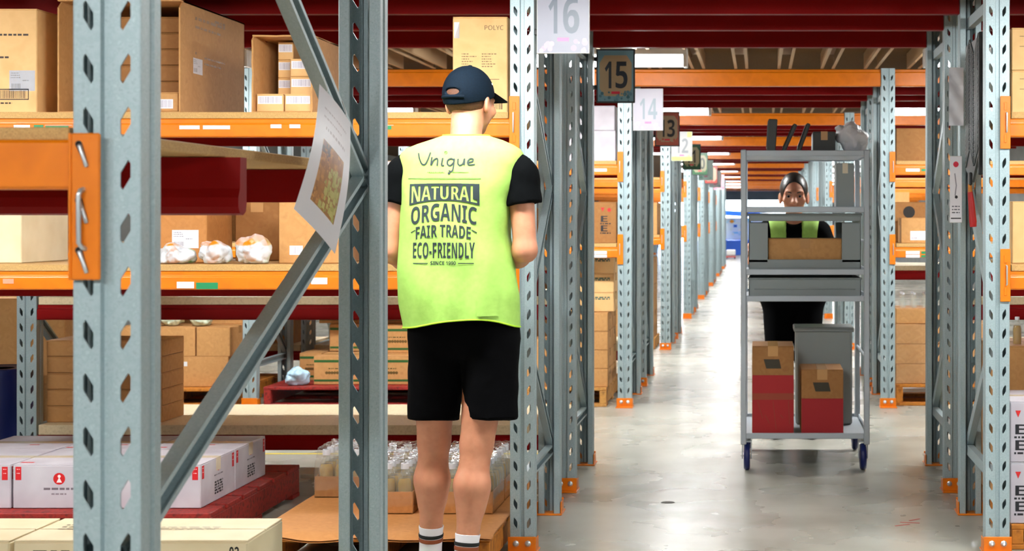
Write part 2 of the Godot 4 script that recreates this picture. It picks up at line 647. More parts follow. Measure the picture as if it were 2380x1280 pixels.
# ---------------------------------------------------------------- light fittings
func tube_lights() -> void:
	var body := MB.new()
	body.box(Vector3(0, 0.03, 0), Vector3(1.225, 0.045, 0.105), 0.006)
	for s in [-1.0, 1.0]:
		body.box(Vector3(s * 0.6, -0.02, 0), Vector3(0.025, 0.08, 0.108), 0.004)
	var bm := body.mesh()
	var tube := MB.new()
	tube.ext(PackedVector2Array([Vector2(-0.05, 0.006), Vector2(-0.05, -0.02), Vector2(-0.036, -0.046), Vector2(-0.015, -0.056), Vector2(0.015, -0.056), Vector2(0.036, -0.046), Vector2(0.05, -0.02), Vector2(0.05, 0.006)]), Transform3D(Basis(Vector3(0, 0, 1), Vector3.UP, Vector3(-1, 0, 0)), Vector3(0.585, 0, 0)), 1.17)
	var tm := tube.mesh()
	var rod := MB.new()
	for s in [-1.0, 1.0]:
		rod.tube([Vector3(s * 0.4, 0.05, 0), Vector3(s * 0.4, 0.132, 0)], 0.004, 6)
	var rm := rod.mesh()
	for k in 12:
		var d := 4.62 + PITCH * (k - 1)
		for x in [-3.56, -1.03, 1.56]:
			if k > 4 and x < -2.0:
				continue
			if k == 0:
				d = 0.0
			var where: String = ["lighting the rack with the notice", "before sign sixteen", "between signs fifteen and fourteen", "between signs thirteen and twelve", "between signs eleven and ten"][k] if k < 5 else "far down the aisle"
			if k < 5:
				where += ", over the inner bay" if x < -2.0 else (", over the signs' side" if x < 0.0 else ", over the far side")
			var t := thing("tube_light", "glowing white batten light " + where, "light", Vector3(x, 2.165, -d), "tube lights between the rack rows")
			part(t, "housing", bm, M["white enamel"])
			part(t, "tube", tm, M["tube glow"])
			part(t, "hanger", rm, M["zinc bright"])
			var l := AreaLight3D.new()
			l.name = "lamp"
			l.area_size = Vector2(1.16, 0.08)
			l.light_energy = 3.9
			l.light_color = Color(0.98, 0.99, 0.985)
			l.area_range = 40.0
			l.shadow_enabled = true
			l.position = Vector3(0, -0.062, 0)
			l.rotation.x = -PI / 2
			t.add_child(l)
			for s in [-0.3, 0.3]:
				var om := OmniLight3D.new()
				om.name = "lamp_glow"
				om.light_energy = 0.29
				om.light_color = Color(0.98, 0.99, 0.985)
				om.light_size = 0.05
				om.omni_range = 40.0
				om.omni_attenuation = 2.0
				om.shadow_enabled = true
				om.position = Vector3(s, -0.115, 0)
				t.add_child(om, true)

# ---------------------------------------------------------------- the room
func building() -> void:
	var fl := structure("floor", "smooth pale grey concrete warehouse floor")
	for a in [[3.0, -13.67], [-13.682, -40.0], [-40.012, -75.0]]:
		part(fl, "slab", boxm(Vector3(14.0, 0.2, a[0] - a[1])), M["concrete"], Vector3(-1.4, -0.1, (a[0] + a[1]) / 2))
	# painted marks on the concrete
	var yl := mat("line yellow", Color(0.85, 0.76, 0.25), 0.6)
	part(fl, "line_marking", boxm(Vector3(5.2, 0.0012, 0.035)), yl, Vector3(-3.6, 0.0006, -8.12))
	var rd := mat("mark red", Color(0.72, 0.22, 0.18), 0.7)
	for q in [[0.575, -6.25, 0.07, 0.5], [0.61, -6.30, 0.08, -0.2], [0.635, -6.36, 0.06, 0.7]]:
		part(fl, "paint_mark", boxm(Vector3(q[2], 0.0008, 0.008)), rd, Vector3(q[0], 0.0004, q[1]), Basis(Vector3.UP, q[3]))
	var ce := structure("ceiling", "chipboard upper deck on open steel joists")
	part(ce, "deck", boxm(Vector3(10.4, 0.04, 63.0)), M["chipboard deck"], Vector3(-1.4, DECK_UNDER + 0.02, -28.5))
	var j := MB.new()
	var L := PITCH - BACK - FRAME - 0.02
	for s in [-1.0, 1.0]:
		j.box(Vector3(s * 0.043, 0, 0), Vector3(0.005, 0.098, L))
		j.box(Vector3(s * 0.036, -0.046, 0), Vector3(0.019, 0.005, L))
	j.box(Vector3(0, 0.046, 0), Vector3(0.09, 0.005, L))
	var jm := j.mesh()
	for k in range(-1, 6):
		var x := -6.0
		while x < 3.5:
			if (k < 3 or x > -1.4 and x < 1.6) and (k >= 0 or absf(x) < 20.0):
				part(ce, "joist", jm, M["joist cream"], Vector3(x, DECK_UNDER - 0.05, -(ROW0 + PITCH * k + BACK + FRAME + 0.01 + L / 2)))
			x += 0.28
	var wl := structure("wall_left", "plain warehouse side wall")
	part(wl, "panel", boxm(Vector3(0.2, 2.5, 63.0)), M["wall paint"], Vector3(-6.6, 1.2, -28.5))
	var wr := structure("wall_right", "plain warehouse side wall")
	part(wr, "panel", boxm(Vector3(0.2, 2.5, 63.0)), M["wall paint"], Vector3(3.8, 1.2, -28.5))
	var wb := structure("wall_back", "plain warehouse wall behind the viewer")
	part(wb, "panel", boxm(Vector3(10.4, 2.5, 0.2)), M["wall paint"], Vector3(-1.4, 1.2, 2.9))
	var wf := structure("wall_front", "pale end wall with a wide open loading door")
	part(wf, "header", boxm(Vector3(10.4, 0.52, 0.2)), M["wall paint"], Vector3(-1.4, 2.09, -59.8))
	part(wf, "pier", boxm(Vector3(2.6, 1.83, 0.2)), M["wall paint"], Vector3(-5.2, 0.915, -59.8))
	part(wf, "pier", boxm(Vector3(1.2, 1.83, 0.2)), M["wall paint"], Vector3(3.1, 0.915, -59.8))

# ---------------------------------------------------------------- racking
const HOLE := 0.0701

# one perforated upright: face on z = 0 looking to +z, 0.09 wide, 0.07 deep
func upright_mesh(h: float) -> ArrayMesh:
	var key := "upright%s" % h
	if cache.has(key):
		return cache[key]
	var m := MB.new()
	var f := Vector3(0, 0, 1)
	var hx := [Vector2(0.0035, 0.020), Vector2(0.0068, 0.0155), Vector2(0.0068, -0.003), Vector2(-0.0035, -0.020), Vector2(-0.0068, -0.0155), Vector2(-0.0068, 0.003)]
	for side in [-1.0, 1.0]:
		var xa := -0.043 if side < 0 else 0.0085
		var xb := -0.0085 if side < 0 else 0.043
		var cx: float = side * 0.0245
		var rows := int(floor(h / HOLE))
		for r in rows + 1:
			var y0 := r * HOLE
			var y1 := minf(h, y0 + HOLE)
			if r == rows or y1 - y0 < 0.05:
				m.quad(Vector3(xa, y0, 0), Vector3(xb, y0, 0), Vector3(xb, y1, 0), Vector3(xa, y1, 0), f)
				continue
			var cy := (y0 + y1) / 2
			for z in [0.0, -0.0025]:
				var nn := f if z == 0.0 else -f
				var p := []
				for q in hx:
					p.append(Vector3(cx + q.x * side, cy + q.y, z))
				var l := Vector3(xa, y1, z)
				var rr := Vector3(xb, y1, z)
				if side < 0:
					l = Vector3(xb, y1, z)
					rr = Vector3(xa, y1, z)
				var bl := Vector3(l.x, y0, z)
				var br := Vector3(rr.x, y0, z)
				for t in [[l, rr, p[0]], [rr, p[1], p[0]], [rr, br, p[2]], [rr, p[2], p[1]], [br, bl, p[3]], [br, p[3], p[2]], [bl, l, p[5]], [bl, p[5], p[4]], [bl, p[4], p[3]], [l, p[0], p[5]]]:
					m.tri(t[0], t[1], t[2], nn)
			for k in 6:
				var a: Vector2 = hx[k]
				var b: Vector2 = hx[(k + 1) % 6]
				var mid := (a + b) / 2
				m.quad(Vector3(cx + a.x * side, cy + a.y, 0), Vector3(cx + b.x * side, cy + b.y, 0), Vector3(cx + b.x * side, cy + b.y, -0.0025), Vector3(cx + a.x * side, cy + a.y, -0.0025), Vector3(-mid.x * side, -mid.y, 0))
	# the folded sheet: middle groove, rounded corners, flanks with a rib, returned lips
	var path := [[Vector2(-0.0085, 0), Vector2(-0.006, -0.007), Vector2(0.006, -0.007), Vector2(0.0085, 0)]]
	for s in [-1.0, 1.0]:
		path.append([Vector2(s * 0.043, 0), Vector2(s * 0.0445, -0.0006), Vector2(s * 0.045, -0.0025), Vector2(s * 0.045, -0.028), Vector2(s * 0.041, -0.031), Vector2(s * 0.041, -0.043), Vector2(s * 0.045, -0.046), Vector2(s * 0.045, -0.067), Vector2(s * 0.043, -0.070), Vector2(s * 0.022, -0.070), Vector2(s * 0.020, -0.068), Vector2(s * 0.020, -0.060)])
	for pl in path:
		for side in [0.0, 1.0]:
			for i in pl.size() - 1:
				var a: Vector2 = pl[i]
				var b: Vector2 = pl[i + 1]
				var nn := Vector2(b.y - a.y, a.x - b.x).normalized()
				var off: Vector2 = nn * (0.0022 * side)
				if nn.dot(a - Vector2(0, -0.035)) > 0.0:
					off = -off
				var h3 := Vector3(nn.x, 0, nn.y)
				if h3.dot(Vector3(a.x, 0, a.y + 0.035)) < 0.0:
					h3 = -h3
				m.quad(Vector3(a.x + off.x, 0, a.y + off.y), Vector3(b.x + off.x, 0, b.y + off.y), Vector3(b.x + off.x, h, b.y + off.y), Vector3(a.x + off.x, h, a.y + off.y), h3 if side == 0.0 else -h3)
	cache[key] = m.mesh()
	return cache[key]

# a C-section bar from a to b, open towards `face`
func brace_mesh(a: Vector3, b: Vector3, face: Vector3, w := 0.042, dp := 0.026) -> ArrayMesh:
	var m := MB.new()
	var z := (b - a).normalized()
	var x := z.cross(face).normalized()
	var y := face
	var t := Transform3D(Basis(x, y, z), a)
	var k := 0.003
	var h := w / 2
	m.ext(PackedVector2Array([Vector2(-h, 0), Vector2(h, 0), Vector2(h, dp), Vector2(h - 0.009, dp), Vector2(h - 0.009, dp - k), Vector2(h - k, dp - k), Vector2(h - k, k), Vector2(-h + k, k), Vector2(-h + k, dp - k), Vector2(-h + 0.009, dp - k), Vector2(-h + 0.009, dp), Vector2(-h, dp)]), t, (b - a).length())
	return m.mesh()

func bolt_mesh() -> ArrayMesh:
	if not cache.has("bolt"):
		var m := MB.new()
		m.lathe([Vector2(0.0, 0.009), Vector2(0.006, 0.009), Vector2(0.0075, 0.007), Vector2(0.0075, 0.002), Vector2(0.012, 0.0015), Vector2(0.012, 0.0)], 8, Transform3D(Basis(Vector3.RIGHT, PI / 2), Vector3.ZERO))
		cache["bolt"] = m.mesh()
	return cache["bolt"]

func foot_mesh() -> ArrayMesh:
	if not cache.has("foot"):
		var m := MB.new()
		m.box(Vector3(0, 0.032, 0.0035), Vector3(0.104, 0.058, 0.005), 0.0015)
		m.box(Vector3(0, 0.003, -0.02), Vector3(0.112, 0.006, 0.13), 0.002)
		for s in [-1.0, 1.0]:
			m.box(Vector3(s * 0.0495, 0.028, -0.03), Vector3(0.005, 0.05, 0.07), 0.0015)
		cache["foot"] = m.mesh()
	return cache["foot"]

# upright frame: two uprights, feet, zigzag bracing; base at the middle of the front face
func frame(at: Vector3, label: String, group: String, depth := FRAME, h := 2.2, steps = null, detail := true) -> Node3D:
	var t := thing("rack_frame", label, "rack frame", at, group)
	var back := Basis(Vector3.UP, PI)
	part(t, "upright", upright_mesh(h), M["galvanised steel"], Vector3(0, 0.006, 0))
	part(t, "upright", upright_mesh(h), M["galvanised steel"], Vector3(0, 0.006, -depth), back)
	for k in 2:
		var fp := part(t, "foot_plate", foot_mesh(), M["orange paint"], Vector3(0, 0, -depth * k), Basis() if k == 0 else back)
		if detail:
			for s in [-1.0, 1.0]:
				part(fp, "bolt", bolt_mesh(), M["zinc bright"], Vector3(s * 0.022, 0.036, 0.006))
	if steps == null:
		steps = [[1, 0.30], [0, 0.83], [1, 1.36], [0, 1.89]]
		var hz := "hz%s" % depth
		if not cache.has(hz):
			cache[hz] = brace_mesh(Vector3(0, 0, -0.035), Vector3(0, 0, -depth + 0.035), Vector3(1, 0, 0))
		for y in [0.27, 2.05]:
			part(t, "brace", cache[hz], M["galvanised steel"], Vector3(-0.013, y, 0))
	for i in steps.size() - 1:
		var a := Vector3(0, steps[i][1], -0.035 if steps[i][0] == 0 else -depth + 0.035)
		var b := Vector3(0, steps[i + 1][1], -0.035 if steps[i + 1][0] == 0 else -depth + 0.035)
		var key := "br%s%s" % [a, b]
		if not cache.has(key):
			cache[key] = brace_mesh(a, b, Vector3(1, 0, 0))
		part(t, "brace", cache[key], M["galvanised steel"], Vector3(-0.013, 0, 0))
	return t

# beam between two uprights, its front face at z
func beam(x0: float, x1: float, y0: float, y1: float, z: float, m: String, label: String, group: String, plates := true, turn := false, dp := 0.05) -> Node3D:
	var L := x1 - x0 - 0.002
	var h := y1 - y0
	var key := "beam%.3f_%.3f_%.3f" % [L, h, dp]
	if not cache.has(key):
		var b := MB.new()
		var pr := PackedVector2Array([Vector2(-dp, 0), Vector2(-0.006, 0), Vector2(-0.002, 0.002), Vector2(0, 0.006), Vector2(0, h - 0.024), Vector2(-0.002, h - 0.020), Vector2(-0.008, h - 0.018), Vector2(-0.009, h - 0.014), Vector2(-0.009, h - 0.004), Vector2(-0.012, h), Vector2(-dp, h)])
		b.ext(pr, Transform3D(Basis(Vector3(0, 0, 1), Vector3.UP, Vector3(1, 0, 0)), Vector3(-L / 2, 0, 0)), L)
		cache[key] = b.mesh()
	var t := thing("shelf_beam", label, "beam", Vector3((x0 + x1) / 2, y0, z), group, PI if turn else 0.0)
	part(t, "bar", cache[key], M[m])
	if plates:
		for s in [-1.0, 1.0]:
			var pm := "plate"
			if not cache.has(pm):
				var b := MB.new()
				b.box(Vector3(0, 0, 0), Vector3(0.038, 0.195, 0.004), 0.0015)
				b.box(Vector3(0, 0.06, 0.003), Vector3(0.010, 0.03, 0.003), 0.001)
				b.box(Vector3(0, -0.06, 0.003), Vector3(0.010, 0.03, 0.003), 0.001)
				cache[pm] = b.mesh()
				var w := MB.new()
				w.tube([Vector3(0.0, 0.036, 0.001), Vector3(0.001, 0.034, 0.008), Vector3(0.001, -0.034, 0.008), Vector3(0, -0.036, 0.001)], 0.0028, 6)
				cache["clip"] = w.mesh()
			var pl := part(t, "connector_plate", cache[pm], M[m], Vector3(s * (L / 2 + 0.0195), h - 0.015, 0.006 if not turn else 0.008))
			part(pl, "wire_clip", cache["clip"], M["zinc bright"], Vector3(-s * 0.004, 0, 0.001))
	return t

func board(x0: float, x1: float, y: float, z: float, depth: float, th: float, label: String, group: String, m := "chipboard") -> Node3D:
	var t := thing("shelf_board", label, "shelf board", Vector3((x0 + x1) / 2, y, z - depth / 2), group)
	var n := 1
	part(t, "panel", boxm(Vector3(x1 - x0 - 0.004, th, depth), 0.0015), M[m], Vector3(0, th / 2, 0))
	return t

func tag(t: Node3D, x: float, y: float, w: float, h: float, m: String, z := 0.0012) -> void:
	part(t, "shelf_label", boxm(Vector3(w, h, 0.001)), M[m], Vector3(x, y, z))

# the uprights across the aisle stand a little further in from the second row on
func far_side(k: int) -> float:
	return POST if k == 0 else POST - 0.045

func racking() -> void:
	var NUM := [16, 14, 12, 10, 8, 6, 4, 2]
	for k in 8:
		var d := ROW0 + PITCH * k
		var w: String = WORDS[NUM[k]]
		var px := far_side(k)
		for side in [-1.0, 1.0]:
			var x: float = -POST if side < 0 else px
			var opp := "beside sign %s" % w if side < 0 else "across the aisle from sign %s" % w
			var g := "upright frames along the aisle"
			frame(Vector3(x, 0, -d), "galvanised perforated upright frame %s" % opp if k < 5 else "galvanised upright frame far down the aisle, orange feet", g if k < 5 else "far upright frames", FRAME, 2.2, null, k < 3)
			frame(Vector3(x, 0, -d - BACK), "galvanised upright frame right behind the frame %s" % opp if k < 5 else "galvanised upright frame far down the aisle, orange feet", g if k < 5 else "far upright frames", FRAME, 2.2, null, k < 3)
		if k < 3:
			for b in 2:
				if k == 0 and b == 0:
					continue
				frame(Vector3(-POST - BAY, 0, -d - BACK * b), "galvanised frame one bay in from sign %s, %s" % [w, "front rack" if b == 0 else "back rack"], "inner upright frames", FRAME, 2.2, null, false)
		# deck beams: four lines per row
		var lines := [-d, -d - FRAME, -d - BACK, -d - BACK - FRAME]
		for li in 4:
			var bays := [[-POST, px]]
			if k < 4:
				bays.append([px, px + BAY])
				bays.append([-POST - BAY, -POST])
			if k < 3:
				bays.append([-POST - 2 * BAY, -POST - BAY])
			for bi in bays.size():
				var bb: Array = bays[bi]
				var col := "orange paint" if li == 0 else "beam red"
				var lb: String
				if bi == 0 and k < 5:
					lb = ("orange beam bridging the aisle overhead at sign %s" % w) if li == 0 else "%s red beam behind the orange overhead beam at sign %s" % [["", "first", "second", "third"][li], w]
				else:
					lb = "orange deck beam over a rack row" if li == 0 else "red deck beam over a rack row"
				var turned: bool = li % 2 == 1
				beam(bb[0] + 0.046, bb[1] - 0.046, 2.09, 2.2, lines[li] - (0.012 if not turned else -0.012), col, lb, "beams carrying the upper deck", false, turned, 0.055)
	for k in range(8, 12):
		var d := ROW0 + PITCH * k
		for li in 2:
			beam(-3.3, 3.3, 2.09, 2.2, -d - (FRAME - 0.06) * li, "orange paint", "orange deck beam over the open end of the aisle", "deck beams at the far end", false, false, 0.055)
		for s in [-1.0, 1.0]:
			frame(Vector3(s * 3.35, 0, -d), "galvanised upright frame at the open end of the aisle", "end upright frames", FRAME, 2.2, null, false)
	# shelves
	for k in 7:
		var d := ROW0 + PITCH * k
		var w: String = WORDS[NUM[k]]
		var px := far_side(k)
		var l2 := LEVEL_TWO if k == 0 else 1.58
		var bays := [[-POST - BAY, -POST, "beside"], [px, px + BAY, "opposite"]]
		if k == 1:
			bays.append([-POST - 2 * BAY, -POST - BAY, "a bay in from"])
		for bb in bays:
			for lv in [[LEVEL_ONE, "waist-high"], [l2, "head-high"]]:
				var nm := "%s shelf %s sign %s" % [lv[1], bb[2], w]
				var y: float = lv[0]
				var fb := beam(bb[0] + 0.046, bb[1] - 0.046, y - 0.069, y, -d + 0.002, "orange paint", "orange front beam of the " + nm, "orange shelf beams")
				if k == 1 or (k == 0 and bb[0] > 0):
					var e := (1.0 if bb[0] < 0 else -1.0)
					var hw: float = (bb[1] - bb[0]) / 2
					tag(fb, e * (hw - 0.16), 0.033, 0.09, 0.02, "paper white")
					tag(fb, e * (hw - 0.27), 0.033, 0.11, 0.016, "tag green")
					if y < 1.3:
						tag(fb, e * (hw - 0.16), 0.010, 0.09, 0.018, "paper white")
						tag(fb, e * (hw - 0.27), 0.010, 0.11, 0.014, "tag green")
				elif k == 0:
					var cx: float = (bb[0] + bb[1]) / 2
					if y > 1.3:
						for q in [[-2.73, 0.038, 0.06, "paper white"], [-2.668, 0.038, 0.035, "tag green"], [-2.60, 0.034, 0.085, "tag green"], [-2.595, 0.044, 0.10, "tag pink"], [-2.11, 0.036, 0.075, "paper white"], [-2.01, 0.036, 0.10, "paper white"], [-1.79, 0.040, 0.04, "paper white"], [-1.72, 0.040, 0.04, "paper white"], [-1.39, 0.035, 0.055, "tag green"], [-1.40, 0.044, 0.09, "tag pink"]]:
							tag(fb, q[0] - cx, q[1], q[2], 0.014 if q[3] != "tag pink" else 0.004, q[3])
					else:
						for q in [[-2.78, 0.032, 0.04, "tag pink"], [-2.125, 0.018, 0.064, "paper white"], [-2.045, 0.015, 0.08, "tag green"], [-1.63, 0.033, 0.06, "paper white"]]:
							tag(fb, q[0] - cx, q[1], q[2], 0.024 if q[3] != "tag pink" else 0.018, q[3])
				if k > 2:
					continue
				beam(bb[0] + 0.046, bb[1] - 0.046, y - (0.131 if k == 0 and y < 1.3 else 0.069), y, -d - FRAME + 0.012, "beam red", "red rear beam of the " + nm, "red shelf beams", false, true)
				board(bb[0] + 0.05, bb[1] - 0.05, y, -d - 0.004, FRAME - 0.03, 0.024, "chipboard panel of the " + nm, "chipboard shelf panels", "chipboard")
			if k > 1:
				continue
			# the rack at the back: other heights
			for lv in [[0.255, 0.045, "ankle-high"], [0.845, 0.035, "thigh-high"]]:
				var nm := "%s back shelf %s sign %s" % [lv[2], bb[2], w]
				for li in 2:
					beam(bb[0] + 0.046, bb[1] - 0.046, lv[0] - 0.069, lv[0], -d - BACK - li * FRAME + (0.0 if li == 0 else 0.012), "beam red", "red %s beam of the %s" % ["front" if li == 0 else "rear", nm], "red shelf beams", false, li == 1)
				board(bb[0] + 0.05, bb[1] - 0.05, lv[0], -d - BACK - 0.004, FRAME - 0.03, lv[1], "pale panel of the " + nm, "pale shelf panels", "pale board")

# ---------------------------------------------------------------- numbered signs
func aisle_signs() -> void:
	var looks := {
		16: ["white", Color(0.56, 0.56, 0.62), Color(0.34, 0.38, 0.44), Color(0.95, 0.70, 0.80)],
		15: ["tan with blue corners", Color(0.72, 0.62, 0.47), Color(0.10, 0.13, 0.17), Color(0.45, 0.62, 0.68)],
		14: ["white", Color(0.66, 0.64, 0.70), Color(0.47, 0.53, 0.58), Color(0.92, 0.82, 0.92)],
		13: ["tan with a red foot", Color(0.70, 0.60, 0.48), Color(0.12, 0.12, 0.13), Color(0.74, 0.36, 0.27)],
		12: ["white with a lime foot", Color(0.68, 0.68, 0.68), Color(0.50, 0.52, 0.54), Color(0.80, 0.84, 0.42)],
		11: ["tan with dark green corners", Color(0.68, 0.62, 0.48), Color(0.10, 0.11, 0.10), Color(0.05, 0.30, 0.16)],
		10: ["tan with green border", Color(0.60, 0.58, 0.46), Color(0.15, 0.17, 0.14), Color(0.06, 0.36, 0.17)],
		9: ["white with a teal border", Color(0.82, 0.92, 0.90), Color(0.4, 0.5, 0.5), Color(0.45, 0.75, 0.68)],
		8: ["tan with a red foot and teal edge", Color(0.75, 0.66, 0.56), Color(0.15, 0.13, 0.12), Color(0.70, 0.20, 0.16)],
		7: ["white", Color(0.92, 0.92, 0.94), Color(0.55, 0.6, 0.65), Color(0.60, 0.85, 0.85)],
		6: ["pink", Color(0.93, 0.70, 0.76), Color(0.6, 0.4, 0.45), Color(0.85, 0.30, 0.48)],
	}
	var bottoms := {16: 1.847, 15: 1.815, 14: 1.80, 13: 1.79, 12: 1.755, 11: 1.735, 10: 1.735, 9: 1.72, 8: 1.72, 7: 1.70, 6: 1.70}
	var W := 0.195
	var H := 0.272
	var rng := RandomNumberGenerator.new()
	rng.seed = 5
	for num in looks.keys():
		var lk: Array = looks[num]
		var dark: bool = lk[2].get_luminance() < 0.3
		var im := blank(196, 272, lk[3] if dark else lk[1])
		if dark:
			# rounded tan field on the coloured ground
			var pts := [Vector2(40, 30), Vector2(156, 30), Vector2(182, 70), Vector2(182, 200), Vector2(156, 240), Vector2(40, 240), Vector2(14, 200), Vector2(14, 70)]
			for i in pts.size():
				fill_tri(im, Vector2(98, 135), pts[i], pts[(i + 1) % pts.size()], lk[1])
			for i in 26:
				disc(im, Vector2(rng.randf_range(4, 192), rng.randf_range(215, 268)), rng.randf_range(3, 10), lk[3].lerp(Color(0.2, 0.4, 0.45), rng.randf()) if num == 15 else lk[3])
			rect(im, 0, 0, 196, 5, Color(0.14, 0.16, 0.17)); rect(im, 0, 267, 196, 5, Color(0.14, 0.16, 0.17))
			rect(im, 0, 0, 5, 272, Color(0.14, 0.16, 0.17)); rect(im, 191, 0, 5, 272, Color(0.14, 0.16, 0.17))
		else:
			for i in 16:
				var right := rng.randf() > 0.5
				disc(im, Vector2(rng.randf_range(6, 60) if not right else rng.randf_range(136, 190), rng.randf_range(222, 266)), rng.randf_range(4, 12), lk[3].lerp(lk[1], rng.randf_range(0.2, 0.8)))
			if num == 12:
				rect(im, 0, 236, 196, 36, lk[3]); rect(im, 150, 0, 46, 50, lk[3])
		var s := str(num)
		if s.length() == 2:
			write(im, s[0], Rect2(42, 62, 34, 138) if s[0] == "1" else Rect2(34, 62, 54, 138), lk[2])
			write(im, s[1], Rect2(106, 62, 34, 138) if s[1] == "1" else Rect2(98, 62, 62, 138), lk[2])
		else:
			write(im, s, Rect2(66, 62, 64, 138), lk[2])
		rect(im, 76, 216, 44, 13, Color(0.88, 0.16, 0.26) if dark else Color(0.96, 0.45, 0.65))
		var row: int = (16 - num) / 2
		var z := -(ROW0 + PITCH * row) + 0.01
		if num % 2 == 1:
			z = -(ROW0 + PITCH * row + BACK + FRAME) + 0.01
		var t := thing("aisle_sign", "%s hanging aisle sign, number %s" % [lk[0], WORDS[num]], "sign", Vector3(-0.726, bottoms[num], z), "numbered aisle signs")
		part(t, "plate", boxm(Vector3(W, H, 0.012), 0.002), M["black plastic"] if dark else M["white enamel"], Vector3(0, H / 2, 0))
		sheet(t, "face_print", W - 0.006, H - 0.006, print_mat("sign %d" % num, im, false, 0.35), Vector3(0, H / 2, 0.0062))
		var br := MB.new()
		br.box(Vector3(-W / 2 - 0.001, 0.08, -0.012), Vector3(0.0215, 0.022, 0.012), 0.002)
		br.box(Vector3(-W / 2 - 0.001, H - 0.05, -0.012), Vector3(0.0215, 0.022, 0.012), 0.002)
		part(t, "bracket", br.mesh(), M["black plastic"])

# ---------------------------------------------------------------- cartons, pallets, bags
func carton(x0: float, x1: float, y: float, h: float, d: float, depth: float, label: String, group := "", m := "cardboard", across := true, tape := true, called := "carton") -> Node3D:
	var w := x1 - x0
	var key := "carton%.3f_%.3f_%.3f_%s" % [w, h, depth, across]
	if not cache.has(key):
		var b := MB.new()
		b.box(Vector3(0, (h - 0.003) / 2, 0), Vector3(w, h - 0.003, depth), 0.003)
		if across:
			for s in [-1.0, 1.0]:
				b.box(Vector3(0, h - 0.0015, s * (depth / 4 + 0.0005)), Vector3(w - 0.001, 0.0035, depth / 2 - 0.003), 0.001)
		else:
			for s in [-1.0, 1.0]:
				b.box(Vector3(s * (w / 4 + 0.0005), h - 0.0015, 0), Vector3(w / 2 - 0.003, 0.0035, depth - 0.001), 0.001)
		cache[key] = b.mesh()
	var t := thing(called, label, "carton", Vector3((x0 + x1) / 2, y, -d - depth / 2), group)
	part(t, "body", cache[key], M[m])
	if tape:
		var tm := "packing tape" if m.begins_with("cardboard") else "clear tape"
		var tk := "tape" + key
		if not cache.has(tk):
			var b := MB.new()
			var tw := minf(0.05, minf(w, depth) * 0.3)
			var dn := minf(0.05, h * 0.4)
			if across:
				b.box(Vector3(0, h + 0.0006, 0), Vector3(w + 0.001, 0.0006, tw))
				for s in [-1.0, 1.0]:
					b.box(Vector3(s * (w / 2 + 0.0004), h - dn / 2, 0), Vector3(0.0006, dn, tw))
			else:
				b.box(Vector3(0, h + 0.0006, 0), Vector3(tw, 0.0006, depth + 0.001))
				for s in [-1.0, 1.0]:
					b.box(Vector3(0, h - dn / 2, s * (depth / 2 + 0.0004)), Vector3(tw, dn, 0.0006))
			cache[tk] = b.mesh()
		part(t, "tape", cache[tk], M[tm])
	t.set_meta("size", Vector3(w, h, depth))
	return t

# prints or labels on the faces of a carton; u, v run 0..1 over the face from its lower left corner
func on_front(t: Node3D, called: String, m: String, u: float, v: float, w: float, h: float) -> void:
	var s: Vector3 = t.get_meta("size")
	sheet(t, called, w, h, M[m], Vector3((u - 0.5) * s.x, v * s.y, s.z / 2))

func on_side(t: Node3D, called: String, m: String, u: float, v: float, w: float, h: float, sg := 1.0) -> void:
	var s: Vector3 = t.get_meta("size")
	sheet(t, called, w, h, M[m], Vector3(sg * s.x / 2, v * s.y, (0.5 - u) * s.z * sg), SIDE if sg > 0.0 else Basis(Vector3(0, 0, 1), Vector3(0, 1, 0), Vector3(-1, 0, 0)))

func on_top(t: Node3D, called: String, m: String, u: float, v: float, w: float, h: float) -> void:
	var s: Vector3 = t.get_meta("size")
	sheet(t, called, w, h, M[m], Vector3((u - 0.5) * s.x, s.y + 0.0006, (0.5 - v) * s.z), TOP)

# a carton lying with its mouth to the front
func open_carton(x0: float, x1: float, y: float, h: float, d: float, depth: float, label: String, group: String, m := "cardboard", ragged := 0.0) -> Node3D:
	var w := x1 - x0
	var t := thing("open_carton", label, "carton", Vector3((x0 + x1) / 2, y, -d - depth / 2), group)
	var k := 0.006
	var b := MB.new()
	b.box(Vector3(0, k / 2, 0), Vector3(w, k, depth), 0.001)
	b.box(Vector3(0, h / 2, -depth / 2 + k / 2), Vector3(w, h, k), 0.001)
	part(t, "body", b.mesh(), M[m])
	var rng := RandomNumberGenerator.new()
	rng.seed = int(w * 1000)
	for s in [-1.0, 1.0]:
		var g := MB.new()
		var pr := PackedVector2Array([Vector2(-depth / 2, 0), Vector2(depth / 2, 0)])
		for i in 7:
			pr.append(Vector2(depth / 2 - rng.randf() * 0.008 * signf(ragged), h * (i + 0.5) / 7.0))
		for i in 6:
			pr.append(Vector2(depth / 2 - depth * (i + 0.3) / 6.0, h - rng.randf() * ragged))
		pr.append(Vector2(-depth / 2, h))
		g.ext(pr, Transform3D(Basis(Vector3(0, 0, 1), Vector3(0, 1, 0), Vector3(-1, 0, 0)), Vector3(s * w / 2 + (k if s < 0 else 0.0), 0, 0)), k)
		part(t, "side_wall", g.mesh(), M[m])
	var tp := MB.new()
	var pr2 := PackedVector2Array([Vector2(-w / 2, -depth / 2), Vector2(w / 2, -depth / 2)])
	for i in 9:
		pr2.append(Vector2(w / 2 - w * i / 8.0, depth / 2 - 0.002 - rng.randf() * ragged * 1.5))
	tp.ext(pr2, Transform3D(Basis(Vector3(1, 0, 0), Vector3(0, 0, 1), Vector3(0, -1, 0)), Vector3(0, h, 0)), k)
	part(t, "top_flap", tp.mesh(), M[m])
	t.set_meta("size", Vector3(w, h, depth))
	return t

